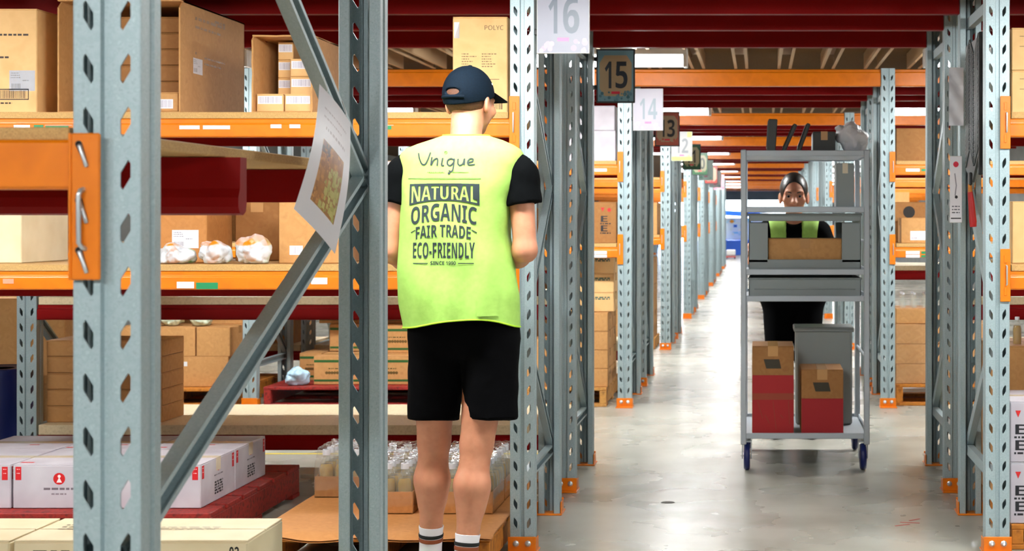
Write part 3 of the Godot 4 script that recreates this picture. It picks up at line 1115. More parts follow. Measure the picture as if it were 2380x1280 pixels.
func pallet(x0: float, x1: float, d0: float, d1: float, h: float, m: String, label: String, group := "pallets") -> Node3D:
	var t := thing("pallet", label, "pallet", Vector3((x0 + x1) / 2, 0, -(d0 + d1) / 2), group)
	var w := x1 - x0
	var dp := d1 - d0
	var np := 6
	var pw := dp / np - 0.018
	for i in np:
		part(t, "plank", boxm(Vector3(w, 0.02, pw), 0.003), M[m], Vector3(0, h - 0.01, -dp / 2 + pw / 2 + i * (dp - pw) / (np - 1)))
	for s in [-1.0, 0.0, 1.0]:
		part(t, "stringer", boxm(Vector3(0.045, h - 0.04, dp), 0.003), M[m], Vector3(s * (w / 2 - 0.024), 0.02 + (h - 0.04) / 2, 0))
	for i in 3:
		part(t, "foot_board", boxm(Vector3(w, 0.02, 0.1), 0.003), M[m], Vector3(0, 0.01, (i - 1) * (dp / 2 - 0.05)))
	return t

func bag(at: Vector3, size: Vector3, m: Material, label: String, group: String, sd: int, cell := 0.006, called := "plastic_bag") -> Node3D:
	var t := thing(called, label, "bag", at, group)
	var h := size / 2
	var f := Field.new(Vector3(-h.x - 0.03, -0.02, -h.z - 0.03), Vector3(h.x + 0.03, size.y + 0.03, h.z + 0.03), cell)
	var rng := RandomNumberGenerator.new()
	rng.seed = sd
	f.ell(Vector3(0, h.y * 0.9, 0), Vector3(h.x * 0.8, h.y * 0.9, h.z * 0.8), 0.03)
	for i in 5:
		var p := Vector3(rng.randf_range(-0.6, 0.6) * h.x, rng.randf_range(0.5, 1.3) * h.y, rng.randf_range(-0.6, 0.6) * h.z)
		f.ell(p, Vector3(h.x * 0.38, h.y * 0.55, h.z * 0.4), 0.015, Basis(Vector3(rng.randf(), rng.randf(), rng.randf()).normalized(), rng.randf() * 3.0))
	var nz := FastNoiseLite.new()
	nz.seed = sd
	nz.noise_type = FastNoiseLite.TYPE_CELLULAR
	nz.frequency = 15.0
	nz.fractal_type = FastNoiseLite.FRACTAL_NONE
	nz.cellular_return_type = FastNoiseLite.RETURN_DISTANCE
	f.wobble(nz, 0.018)
	nz = FastNoiseLite.new()
	nz.seed = sd + 1
	nz.frequency = 12.0
	nz.fractal_octaves = 2
	nz.fractal_type = FastNoiseLite.FRACTAL_RIDGED
	f.wobble(nz, 0.009)
	f.clip(Vector3(0, 0.002, 0), Vector3(0, -1, 0))
	var b := MB.new()
	f.into(b)
	part(t, "film_bag", b.mesh(), m)
	return t

func carton_prints() -> void:
	var rng := RandomNumberGenerator.new()
	rng.seed = 77
	var ink := Color(0.22, 0.14, 0.09)
	# tall carton: script initial, type, a ruled code box
	var im := blank(256, 384)
	write(im, "L", Rect2(10, 14, 60, 52), ink, "Droid Serif", 400)
	greek(im, 0, 96, 220, 8, ink, rng)
	greek(im, 0, 186, 130, 8, ink, rng)
	for q in [[0, 316, 220, 4], [0, 356, 220, 4], [216, 316, 4, 44]]:
		rect(im, q[0], q[1], q[2], q[3], ink)
	bars(im, 4, 322, 205, 32, ink, rng)
	greek(im, 0, 370, 140, 6, ink, rng)
	print_mat("print script", im, true)
	# address label
	im = blank(192, 128, Color(0.90, 0.90, 0.93))
	for i in 3:
		greek(im, 12, 14 + i * 14, 60 + i * 8, 5, Color(0.55, 0.55, 0.60), rng)
	bars(im, 14, 82, 70, 32, Color(0.4, 0.4, 0.45), rng)
	greek(im, 100, 60, 50, 5, Color(0.5, 0.5, 0.55), rng)
	print_mat("label address", im)
	im = blank(128, 48, Color(0.90, 0.90, 0.93))
	bars(im, 6, 4, 80, 38, Color(0.62, 0.60, 0.68), rng)
	bars(im, 90, 4, 34, 38, Color(0.70, 0.68, 0.74), rng)
	print_mat("label barcode", im)
	# tall carton with columns of small type and care marks
	im = blank(256, 400)
	write(im, "POLYC", Rect2(150, 26, 90, 20), Color(0.45, 0.32, 0.2), "Droid Sans", 400)
	for c in 2:
		for i in 6:
			greek(im, 40 + c * 96, 150 + i * 11, rng.randf_range(30, 80), 4, Color(0.50, 0.37, 0.24), rng)
	rect(im, 30, 262, 190, 3, Color(0.55, 0.40, 0.26))
	bars(im, 130, 356, 110, 40, ink, rng)
	fill_tri(im, Vector2(170, 330), Vector2(186, 330), Vector2(178, 345), ink)
	print_mat("print columns", im, true)
	# green banded fruit carton
	im = blank(256, 140)
	rect(im, 0, 12, 256, 14, Color(0.16, 0.36, 0.14)); rect(im, 0, 118, 256, 12, Color(0.16, 0.36, 0.14))
	for i in 9:
		disc(im, Vector2(70 + i * 15, 82), 8, Color(0.40, 0.30, 0.10))
	greek(im, 80, 56, 110, 6, Color(0.35, 0.30, 0.10), rng)
	print_mat("print green bands", im, true)
	# teal word block
	im = blank(256, 64)
	for i in 2:
		greek(im, 6, 10 + i * 26, 240, 20, Color(0.06, 0.36, 0.36), rng)
	print_mat("print teal", im, true)
	# red round seal over two lines of type
	im = blank(256, 160)
	disc(im, Vector2(128, 40), 34, Color(0.80, 0.08, 0.10))
	disc(im, Vector2(128, 26), 9, Color(0.95, 0.9, 0.9))
	fill_tri(im, Vector2(128, 30), Vector2(112, 62), Vector2(144, 62), Color(0.95, 0.9, 0.9))
	greek(im, 40, 92, 180, 12, Color(0.45, 0.40, 0.44), rng)
	greek(im, 84, 124, 90, 8, Color(0.55, 0.50, 0.54), rng)
	print_mat("print red seal", im, true)
	im = blank(128, 160)
	disc(im, Vector2(64, 26), 13, Color(0.75, 0.12, 0.12))
	greek(im, 22, 52, 90, 6, Color(0.4, 0.38, 0.42), rng)
	for i in 5:
		greek(im, 26, 84 + i * 13, 84, 9, Color(0.12, 0.12, 0.14), rng)
	print_mat("print black code", im, true)
	im = blank(64, 128, Color(0.82, 0.10, 0.13))
	greek(im, 14, 20, 36, 8, Color(0.95, 0.8, 0.8), rng); greek(im, 14, 60, 36, 8, Color(0.95, 0.8, 0.8), rng)
	print_mat("red corner tape", im)
	im = blank(128, 128)
	disc(im, Vector2(64, 64), 60, Color(0.09, 0.06, 0.05))
	print_mat("print black disc", im, true)
	im = blank(256, 128)
	for i in 3:
		greek(im, 20, 20 + i * 30, 200, 9, Color(0.50, 0.44, 0.34), rng)
	print_mat("print faint type", im, true)
	im = blank(256, 64)
	greek(im, 6, 8, 200, 18, Color(0.25, 0.2, 0.14), rng)
	greek(im, 20, 36, 170, 14, Color(0.25, 0.2, 0.14), rng)
	print_mat("print dark word", im, true)
	im = blank(96, 96)
	write(im, "02.", Rect2(8, 14, 76, 64), Color(0.06, 0.05, 0.05))
	print_mat("print ink mark", im, true)
	im = blank(256, 320)
	for q in [[40, 30, 170, 10], [40, 60, 150, 8], [150, 20, 60, 60], [40, 150, 14, 120], [90, 160, 120, 6], [90, 180, 100, 6]]:
		greek(im, q[0], q[1], q[2], q[3] if q[3] < 20 else 8, Color(0.58, 0.42, 0.25), rng)
	print_mat("print worn", im, true)
	im = blank(160, 240)
	for i in 2:
		rect(im, 30, 30 + i * 70, 100, 4, Color(0.5, 0.36, 0.22))
		disc(im, Vector2(80, 70 + i * 70), 16, Color(0.55, 0.4, 0.25))
		disc(im, Vector2(80, 70 + i * 70), 12, Color(0.85, 0.66, 0.44))
	print_mat("print ring", im, true)
	im = blank(128, 256)
	for i in 4:
		if i % 2 == 0:
			write(im, "E", Rect2(20, 90 + i * 40, 56, 50), Color(0.12, 0.12, 0.15))
		else:
			greek(im, 14, 110 + i * 40, 90, 10, Color(0.12, 0.12, 0.15), rng)
	fill_tri(im, Vector2(20, 20), Vector2(50, 20), Vector2(35, 55), Color(0.85, 0.15, 0.15))
	disc(im, Vector2(90, 40), 16, Color(0.85, 0.15, 0.15))
	print_mat("print care marks", im, true)

# ---------------------------------------------------------------- the rack in front of the worker
func near_rack() -> void:
	carton_prints()
	frame(Vector3(-0.86, 0, -2.04), "large galvanised upright frame with the paper notice on its diagonal brace", "", 1.355, 2.2, [[0, 2.08], [1, 1.33], [0, 0.79], [1, 0.25]])
	# front beam with its long hooked connector
	var x0 := -3.3
	var t := thing("shelf_beam", "thick orange beam hooked to the large upright, chipboard lying on it", "beam", Vector3(-0.905, 1.284, -2.035))
	var b := MB.new()
	var h := 0.065
	var pr := PackedVector2Array([Vector2(-0.05, 0), Vector2(-0.004, 0), Vector2(0, 0.004), Vector2(0, h - 0.004), Vector2(-0.004, h), Vector2(-0.05, h)])
	b.ext(pr, Transform3D(Basis(Vector3(0, 0, 1), Vector3.UP, Vector3(1, 0, 0)), Vector3(-2.35, 0, 0)), 2.351)
	part(t, "bar", b.mesh(), M["orange paint"])
	b = MB.new()
	b.box(Vector3(0.0215, -0.0226, 0), Vector3(0.038, 0.1926, 0.005), 0.0025)
	b.box(Vector3(0.0005, -0.0226, -0.012), Vector3(0.004, 0.1926, 0.028), 0.001)
	b.box(Vector3(0.019, 0.067, 0.0028), Vector3(0.02, 0.002, 0.001))
	var pl := part(t, "connector_plate", b.mesh(), M["orange paint"], Vector3(0, 0, 0.004))
	for y in [0.046, -0.0275, -0.093]:
		b = MB.new()
		for e in [[Vector3(-0.004, 0.013, 0), 0.0048], [Vector3(0.006, -0.012, 0), 0.0024]]:
			b.lathe([Vector2(0, 0.0004), Vector2(e[1], 0.0004), Vector2(e[1], 0)], 10, Transform3D(Basis(Vector3.RIGHT, PI / 2), e[0]))
		b.quad(Vector3(-0.0085, 0.013, 0.0003), Vector3(0.0005, 0.015, 0.0003), Vector3(0.008, -0.012, 0.0003), Vector3(0.0035, -0.013, 0.0003), Vector3(0, 0, 1))
		part(pl, "slot", b.mesh(), M["black plastic"], Vector3(0.017, y, 0.0026))
		b = MB.new()
		b.tube([Vector3(-0.003, 0.011, 0.0), Vector3(-0.001, 0.009, 0.003), Vector3(0.0055, -0.010, 0.003), Vector3(0.0065, -0.016, 0.0006)], 0.0028, 8)
		part(pl, "hook", b.mesh(), M["zinc bright"], Vector3(0.017, y, 0.0028))
	b = MB.new()
	b.tube([Vector3(0.001, 0.008, -0.001), Vector3(0, 0.006, 0.007), Vector3(-0.0015, 0, 0.009), Vector3(-0.001, -0.062, 0.009), Vector3(0.002, -0.068, 0.006), Vector3(0.003, -0.070, -0.001)], 0.0034, 8)
	part(pl, "wire_clip", b.mesh(), M["zinc bright"], Vector3(0.018, -0.008, 0.0025))
	# shelf panel, rear beam, the red support under the panel
	board(x0, -0.912, 1.349, -2.05, 1.335, 0.0175, "rough-edged chipboard shelf panel beside the large upright", "", "chipboard")
	beam(x0, -0.909, 1.278, 1.348, -3.385, "beam red", "red rear beam under the rough chipboard panel", "", false, true)
	t = thing("support_bar", "bright red rounded support bar under the chipboard panel", "bar", Vector3(-0.878, 1.25, -2.62))
	b = MB.new()
	var pp := PackedVector2Array([Vector2(-0.03, 0.098), Vector2(-0.03, 0.02), Vector2(-0.026, 0.006), Vector2(-0.012, 0.0), Vector2(0.004, 0.003), Vector2(0.012, 0.014), Vector2(0.012, 0.03), Vector2(0.004, 0.045), Vector2(0.002, 0.098)])
	b.ext(pp, Transform3D(Basis(Vector3(0, 0, 1), Vector3.UP, Vector3(1, 0, 0)), Vector3(-2.4, 0, 0)), 2.4)
	part(t, "bar", b.mesh(), M["beam red"])
	# cream cartons low down in this bay
	for i in 2:
		var c := carton(-1.47, -1.009, 0.3055 * i, 0.304, 3.05, 0.225, "cream printed carton %s the stack in front of the red pallet" % ["at the foot of", "on top of"][i], "cream cartons", "cream board", true, false)
		on_front(c, "print", "print dark word", 0.25, 0.90, 0.16, 0.03)
		on_front(c, "print", "print ink mark", 0.95, 0.92, 0.03, 0.035)
		on_top(c, "print", "print faint type", 0.62, 0.5, 0.22, 0.05)
		on_top(c, "print", "print faint type", 0.22, 0.55, 0.15, 0.09)
		c = carton(-1.94, -1.478, 0.3055 * i, 0.304, 3.05, 0.225, "plain cream carton next to the printed cream stack, %s" % ["lower", "upper"][i], "cream cartons", "cream board", true, false)
	# the laminated notice tied to the brace
	var tl := Vector3(-0.838, 1.4997, -2.947)
	var tr := Vector3(-0.838, 1.439, -3.17)
	var bl := Vector3(-0.838, 1.2616, -2.785)
	var br := Vector3(-0.834, 1.174, -3.04)
	t = thing("hanging_notice", "laminated paper notice with a small photo, hanging from the diagonal brace", "notice", tl)
	var rows := []
	var uvs := []
	for i in 13:
		var v := i / 12.0
		var row := []
		var ur := []
		for k in 9:
			var u := k / 8.0
			var p := tl.lerp(tr, u).lerp(bl.lerp(br, u), v) - tl
			p.x += 0.010 * sin(v * PI) + 0.004 * sin(u * PI)
			row.append(p)
			ur.append(Vector2(u, v))
		rows.append(row)
		uvs.append(ur)
	b = MB.new()
	b.grid(rows, false, uvs)
	var im := blank(300, 400, Color(0.86, 0.86, 0.89))
	var rng := RandomNumberGenerator.new()
	rng.seed = 9
	for i in 2:
		greek(im, 50, 52 + i * 26, 200 - i * 50, 6, Color(0.66, 0.64, 0.68), rng)
	greek(im, 70, 108, 170, 9, Color(0.62, 0.60, 0.64), rng)
	rect(im, 62, 150, 176, 190, Color(0.60, 0.40, 0.16))
	for i in 240:
		var c := Vector2(rng.randf_range(62, 238), rng.randf_range(150, 340))
		var g := Color(0.55, 0.34, 0.12).lerp(Color(0.78, 0.55, 0.26), rng.randf())
		if c.x > 110 + rng.randf() * 50 and c.y > 215:
			g = Color(0.60, 0.60, 0.28).lerp(Color(0.76, 0.74, 0.44), rng.randf())
		if c.y < 200 and c.x < 130:
			g = Color(0.12, 0.07, 0.06).lerp(Color(0.45, 0.2, 0.1), rng.randf())
		var rr := rng.randf_range(6, 20)
		rect(im, clampf(c.x - rr, 62, 238 - rr), clampf(c.y - rr, 150, 340 - rr), rr, rr, g)
	var pm := print_mat("notice print", im, false, 0.3)
	pm.cull_mode = BaseMaterial3D.CULL_DISABLED
	part(t, "sheet", b.mesh(), pm)
	b = MB.new()
	for q in [0.2, 0.8]:
		var p := tl.lerp(tr, q) - tl
		b.tube([p + Vector3(0, -0.006, 0), p + Vector3(0.004, 0.004, 0.002), p + Vector3(-0.006, 0.030, -0.004)], 0.0012, 5)
	part(t, "tie", b.mesh(), M["white enamel"])

# ---------------------------------------------------------------- goods in the row of sign sixteen
func first_row_goods() -> void:
	var Y2 := LEVEL_TWO + 0.0245
	var Y1 := LEVEL_ONE + 0.0245
	var rng := RandomNumberGenerator.new()
	rng.seed = 31
	# head-high shelf
	var c := carton(-3.10, -2.707, Y2, 0.39, 5.80, 0.5, "tall tan carton with script initial and white address label", "cartons on the head-high shelf", "cardboard pale")
	on_front(c, "print", "print script", 0.74, 0.53, 0.2, 0.36)
	on_front(c, "label", "label address", 0.86, 0.31, 0.096, 0.077)
	var o := open_carton(-2.63, -2.17, Y2, 0.425, 5.80, 0.72, "big open carton lying on its side, full of flat boxes", "cartons on the head-high shelf", "cardboard")
	on_side(o, "print", "print worn", 0.45, 0.55, 0.5, 0.36)
	on_side(o, "torn_label", "label address", 0.25, 0.45, 0.10, 0.06)
	for i in 6:
		var f := carton(-2.50, -2.205, Y2 + 0.0065 + i * 0.062, 0.06, 5.93, 0.45, "flat brown box in the stack inside the big open carton", "flat boxes inside the big open carton", "cardboard dull", true, false, "flat_box")
	c = carton(-2.46, -2.182, Y2 + 0.0065, 0.072, 5.815, 0.105, "small tan box with a barcode in the mouth of the big open carton", "cartons on the head-high shelf", "cardboard", true, false)
	on_front(c, "label", "label barcode", 0.8, 0.4, 0.07, 0.035)
	o = open_carton(-1.904, -1.676, Y2, 0.294, 5.80, 0.42, "ragged open carton showing small boxes with white labels", "cartons on the head-high shelf", "cardboard", 0.016)
	for q in [[-1.893, -1.792, 0, 5.825], [-1.787, -1.686, 0, 5.825], [-1.845, -1.787, 1, 5.93], [-1.845, -1.787, 2, 5.93], [-1.845, -1.787, 3, 5.93], [-1.783, -1.686, 1, 5.88], [-1.783, -1.686, 2, 5.88]]:
		var f := carton(q[0], q[1], Y2 + 0.0065 + q[2] * 0.0685, 0.067, q[3], 0.2 if q[2] == 0 else 0.14, "small tan product box with white barcode label in the ragged carton", "product boxes in the ragged carton", "cardboard pale", true, false, "product_box")
		on_front(f, "label", "label barcode", 0.5, 0.66, (q[1] - q[0]) * 0.9, 0.03)
	c = carton(-1.15, -0.945, Y2, 0.36, 5.80, 0.34, "tall tan carton with columns of small type, next to the worker's cap", "cartons on the head-high shelf", "cardboard pale")
	on_front(c, "print", "print columns", 0.5, 0.5, 0.2, 0.34)
	sheet(c, "torn_paper", 0.02, 0.06, M["paper white"], Vector3(-0.087, 0.31, 0.17))
	for i in 2:
		c = carton(0.942, 1.32, Y2 + i * 0.1595, 0.158, 5.79, 0.4, "tan carton with ring marks, %s of two stacked across the aisle" % ["lower", "upper"][i], "tan cartons across the aisle", "cardboard pale")
		on_front(c, "print", "print ring", 0.16, 0.5, 0.1, 0.13)
	# waist-high shelf
	c = carton(-2.34, -2.125, Y1, 0.26, 5.95, 0.29, "tan carton with a white address label behind the crumpled bags", "cartons on the waist-high shelf", "cardboard warm")
	on_front(c, "label", "label address", 0.62, 0.35, 0.102, 0.07)
	c = carton(-2.10, -1.925, Y1, 0.245, 6.2, 0.3, "dull brown taped carton standing between two tan cartons", "cartons on the waist-high shelf", "cardboard dull", false)
	c = carton(-1.82, -1.588, Y1, 0.235, 5.86, 0.36, "plain tan carton behind the swinging notice", "cartons on the waist-high shelf", "cardboard")
	sheet(c, "label", 0.05, 0.035, M["label barcode"], Vector3(-0.05, 0.05, 0.18))
	c = carton(-3.12, -2.812, Y1, 0.24, 5.9, 0.4, "cream carton next to the orange connector plate", "cartons on the waist-high shelf", "cream board")
	var crisp := mat("snack wrapper", Color(1, 1, 1), 0.3, 0.0, noise_tex(0.012, [Color(0.85, 0.50, 0.10), Color(0.85, 0.52, 0.12), Color(0.80, 0.82, 0.85), Color(0.84, 0.85, 0.88), Color(0.40, 0.60, 0.30)], 256, FastNoiseLite.TYPE_SIMPLEX, 1, 4, [0.0, 0.22, 0.25, 0.92, 0.96]), 2.0)
	bag(Vector3(-2.20, Y1, -5.84), Vector3(0.165, 0.062, 0.11), crisp, "flat crumpled white wrapper with orange and green print", "crumpled wrappers on the waist-high shelf", 3)
	bag(Vector3(-2.046, Y1, -5.83), Vector3(0.112, 0.085, 0.12), crisp, "crumpled white wrapper lying between two others", "crumpled wrappers on the waist-high shelf", 5)
	bag(Vector3(-1.908, Y1, -5.83), Vector3(0.135, 0.115, 0.12), crisp, "puffed white wrapper with a mustard patch", "crumpled wrappers on the waist-high shelf", 8)
	# white cartons with lime tags behind the worker's elbow
	for q in [[-1.47, -1.10, 0.0, 0.215, "lower"], [-1.47, -1.12, 0.2165, 0.17, "upper"]]:
		c = carton(q[0], q[1], Y1 + q[2], q[3], 5.87, 0.4, "white carton with lime tags, %s of the pair behind the worker" % q[4], "white cartons on the waist-high shelf", "white board")
		part(c, "label", boxm(Vector3(0.06, 0.022, 0.001)), mat("lime tag", Color(0.62, 0.80, 0.16), 0.5), Vector3(-0.15, q[3] * 0.8, 0.2006))
		part(c, "label", boxm(Vector3(0.05, 0.016, 0.001)), M["lime tag"], Vector3(-0.15, q[3] * 0.3, 0.2006))
	carton(0.955, 1.33, Y1, 0.235, 5.86, 0.4, "plain tan carton on the waist-high shelf across the aisle", "", "cardboard pale")
	# floor: red pallet with white cartons
	pallet(-3.25, -2.05, 5.77, 6.9, 0.14, "pallet red", "red-stained pallet under white cartons with a red seal")
	for q in [[-3.19, -2.835], [-2.826, -2.475], [-2.468, -2.115]]:
		for r in 2:
			var xb: float = q[1]
			c = carton(q[0], q[1], 0.141, 0.166, 5.86 + r * 0.385, 0.38, "white carton with red seal, %s, %s column of the red pallet" % [["front row", "back row"][r], "middle" if xb < -2.4 and xb > -2.6 else ("end" if xb > -2.2 else "inner")], "white cartons on the red pallet", "white board", true, true)
			if r == 0:
				on_front(c, "print", "print red seal", 0.5, 0.52, 0.17, 0.105)
				for s in [0.06, 0.94]:
					on_front(c, "corner_tape", "red corner tape", s, 0.80, 0.022, 0.05)
			on_top(c, "print", "red corner tape", 0.1, 0.12, 0.05, 0.02)
			on_top(c, "print", "red corner tape", 0.6, 0.3, 0.04, 0.014)
			on_side(c, "print", "print black code", 0.5, 0.48, 0.14, 0.13)
			on_side(c, "corner_tape", "red corner tape", 0.94, 0.78, 0.022, 0.055)
			on_side(c, "corner_tape", "red corner tape", 0.06, 0.80, 0.022, 0.05)
	# floor: wooden pallet, cardboard sheet, trays of bottled oil
	pallet(-1.74, -0.95, 5.46, 6.55, 0.118, "pallet yellow", "yellowed wooden pallet under trays of bottles")
	var t := thing("layer_sheet", "large sheet of brown cardboard covering the bottle pallet", "cardboard sheet", Vector3(-1.362, 0.119, -6.0))
	var b := MB.new()
	for side in [0.0, 1.0]:
		var rows := []
		for i in 25:
			var row := []
			for k in 25:
				var x := -0.425 + 0.85 * k / 24.0
				var z := -0.56 + 1.14 * i / 24.0
				var y: float = 0.007 * side
				if z > 0.54:
					y -= (z - 0.54) * (0.10 + 0.35 * absf(sin(x * 9.0)))
				z += 0.012 * sin(x * 23.0) * smoothstep(0.5, 0.58, z) - 0.01 * smoothstep(0.30, 0.42, absf(x)) * sin(z * 31.0)
				row.append(Vector3(x, y + 0.004, z))
			rows.append(row)
		b.grid(rows, false, null, side == 0.0)
	part(t, "sheet", b.mesh(), M["cardboard warm"])
	var n := 0
	for q in [[-1.40, 5.80, 0.20], [-1.13, 5.80, 0.26], [-1.13, 6.08, 0.26], [-1.40, 6.08, 0.26], [-1.665, 6.14, 0.20]]:
		bottle_tray(Vector3(q[0], 0.131, -q[1]), q[2], n)
		n += 1
	# back rack: flat cartons on the low shelf, drum beside it
	for i in 5:
		carton(-3.27, -2.74, 0.301 + i * 0.0755, 0.074, 7.10, 0.27, "flat brown carton in the stack of five on the ankle-high shelf", "stack of flat brown cartons", "cardboard", true, false, "flat_carton")
	carton(-3.2, -2.76, 0.881, 0.22, 7.2, 0.4, "brown carton on the thigh-high shelf of the back rack", "", "cardboard")
	for q in [[-4.3, -3.87, 0.0, 0.42], [-4.3, -3.87, 0.421, 0.42], [-3.86, -3.42, 0.0, 0.42], [-3.86, -3.42, 0.421, 0.42]]:  # cartons added to keep the space behind the drum dark
		carton(q[0], q[1], q[2], q[3], 7.62 if q[2] < 0.5 else 7.70, 0.3, "added filler carton darkening the space behind the blue drum", "added cartons behind the drum", "cardboard")
	t = thing("steel_drum", "dark blue drum behind the inner upright", "drum", Vector3(-3.66, 0, -7.45))
	b = MB.new()
	var pf := [Vector2(0, 0), Vector2(0.15, 0), Vector2(0.155, 0.01), Vector2(0.15, 0.02)]
	for y in [0.18, 0.36]:
		pf.append(Vector2(0.15, y - 0.015)); pf.append(Vector2(0.157, y)); pf.append(Vector2(0.15, y + 0.015))
	pf.append_array([Vector2(0.15, 0.5), Vector2(0.156, 0.51), Vector2(0.15, 0.52), Vector2(0.14, 0.515), Vector2(0, 0.515)])
	b.lathe(pf, 32)
	part(t, "drum_shell", b.mesh(), mat("drum blue", Color(0.05, 0.10, 0.30), 0.35))
	# across the aisle at floor level
	pallet(0.94, 2.1, 5.79, 6.8, 0.095, "pallet yellow", "yellowed wooden pallet under white cartons across the aisle")
	for i in 2:
		c = carton(0.938, 1.32, 0.096 + i * 0.229, 0.228, 5.80, 0.38, "white carton with red and black care marks, %s of the stack across the aisle" % ["lower", "upper"][i], "white cartons across the aisle", "white board")
		on_front(c, "print", "print care marks", 0.13, 0.5, 0.09, 0.19)
		on_side(c, "print", "print care marks", 0.5, 0.5, 0.1, 0.19, -1.0)
	carton(0.95, 1.45, 0.0965, 0.62, 6.32, 0.42, "large brown carton behind the white care-mark cartons", "", "cardboard")
	for i in 4:
		var bt := thing("oil_bottle", "small capped bottle on the large brown carton across the aisle", "bottle", Vector3(0.99 + i * 0.07, 0.719, -6.38), "bottles on the large brown carton")
		bt.scale = Vector3.ONE * 0.62
		part(bt, "bottle_shell", cache["bottle"], M["clear bottle"])
		part(bt, "oil", cache["oil"], M["yellow oil"])
		part(bt, "cap", cache["cap"], M["white cap"])
	frame_side_items()

func bottle_tray(at: Vector3, w: float, n: int) -> void:
	var depth := 0.26
	var nx := int(round(w / 0.0655))
	var nzz := 4
	var where: String = ["next to the worker's calf", "by the upright of sign sixteen, front", "by the upright of sign sixteen, back", "behind the worker's calf", "at the inner edge of the sheet"][n]
	var t := thing("bottle_tray", "shrink-wrapped cardboard tray of oil bottles, " + where, "tray", at + Vector3(0, 0, -depth / 2), "bottle trays")
	var b := MB.new()
	var k := 0.004
	b.box(Vector3(0, k / 2, 0), Vector3(w, k, depth))
	for s in [-1.0, 1.0]:
		b.box(Vector3(s * (w / 2 - k / 2), 0.042, 0), Vector3(k, 0.084, depth), 0.001)
		b.box(Vector3(0, 0.042, s * (depth / 2 - k / 2)), Vector3(w - 0.008, 0.084, k), 0.001)
	part(t, "tray", b.mesh(), M["cardboard dull"] if n > 3 else M["cardboard warm"])
	# film, draped over the caps and pulled in at the sides
	var rows := []
	var nz := FastNoiseLite.new()
	nz.seed = 40 + n
	nz.frequency = 14.0
	for i in 41:
		var row := []
		for j in 41:
			var u := -1.0 + 2.0 * j / 40.0
			var v := -1.0 + 2.0 * i / 40.0
			var e := maxf(absf(u), absf(v))
			var y := 0.198
			var sc := 1.0
			if e > 0.92:
				var q := (e - 0.92) / 0.08
				y = lerpf(0.195, 0.03, q)
				sc = lerpf(0.97, 1.02, minf(1.0, q * 1.6))
				u *= sc / e
				v *= sc / e
			var p := Vector3(u * w / 2, y, v * depth / 2)
			var q2 := nz.get_noise_3d(p.x * 3.0, p.y, p.z * 3.0 + n)
			p.y += 0.008 * q2
			row.append(p)
		rows.append(row)
	b = MB.new()
	b.grid(rows, false, null, true)
	part(t, "shrink_film", b.mesh(), M["clear film"])
	if not cache.has("bottle"):
		var g := MB.new()
		g.lathe([Vector2(0, 0.0), Vector2(0.026, 0.0), Vector2(0.030, 0.004), Vector2(0.030, 0.05), Vector2(0.028, 0.055), Vector2(0.030, 0.06), Vector2(0.030, 0.105), Vector2(0.025, 0.128), Vector2(0.014, 0.150), Vector2(0.0125, 0.162), Vector2(0.0125, 0.172), Vector2(0, 0.172)], 14)
		cache["bottle"] = g.mesh()
		g = MB.new()
		g.lathe([Vector2(0, 0.003), Vector2(0.0275, 0.003), Vector2(0.0275, 0.102), Vector2(0.022, 0.124), Vector2(0, 0.124)], 12)
		cache["oil"] = g.mesh()
		g = MB.new()
		g.lathe([Vector2(0.0155, 0.160), Vector2(0.0155, 0.180), Vector2(0.014, 0.182), Vector2(0, 0.182)], 12)
		cache["cap"] = g.mesh()
	for i in nx:
		for j in nzz:
			var p := at + Vector3((i - (nx - 1) / 2.0) * (w - 0.012) / nx, 0.0045, -depth / 2 + (j - (nzz - 1) / 2.0) * (depth - 0.012) / nzz)
			var bt := thing("oil_bottle", "clear capped oil bottle in the tray " + where, "bottle", p, "oil bottles in the tray " + where)
			part(bt, "bottle_shell", cache["bottle"], M["clear bottle"])
			part(bt, "oil", cache["oil"], M["yellow oil"])
			part(bt, "cap", cache["cap"], M["white cap"])

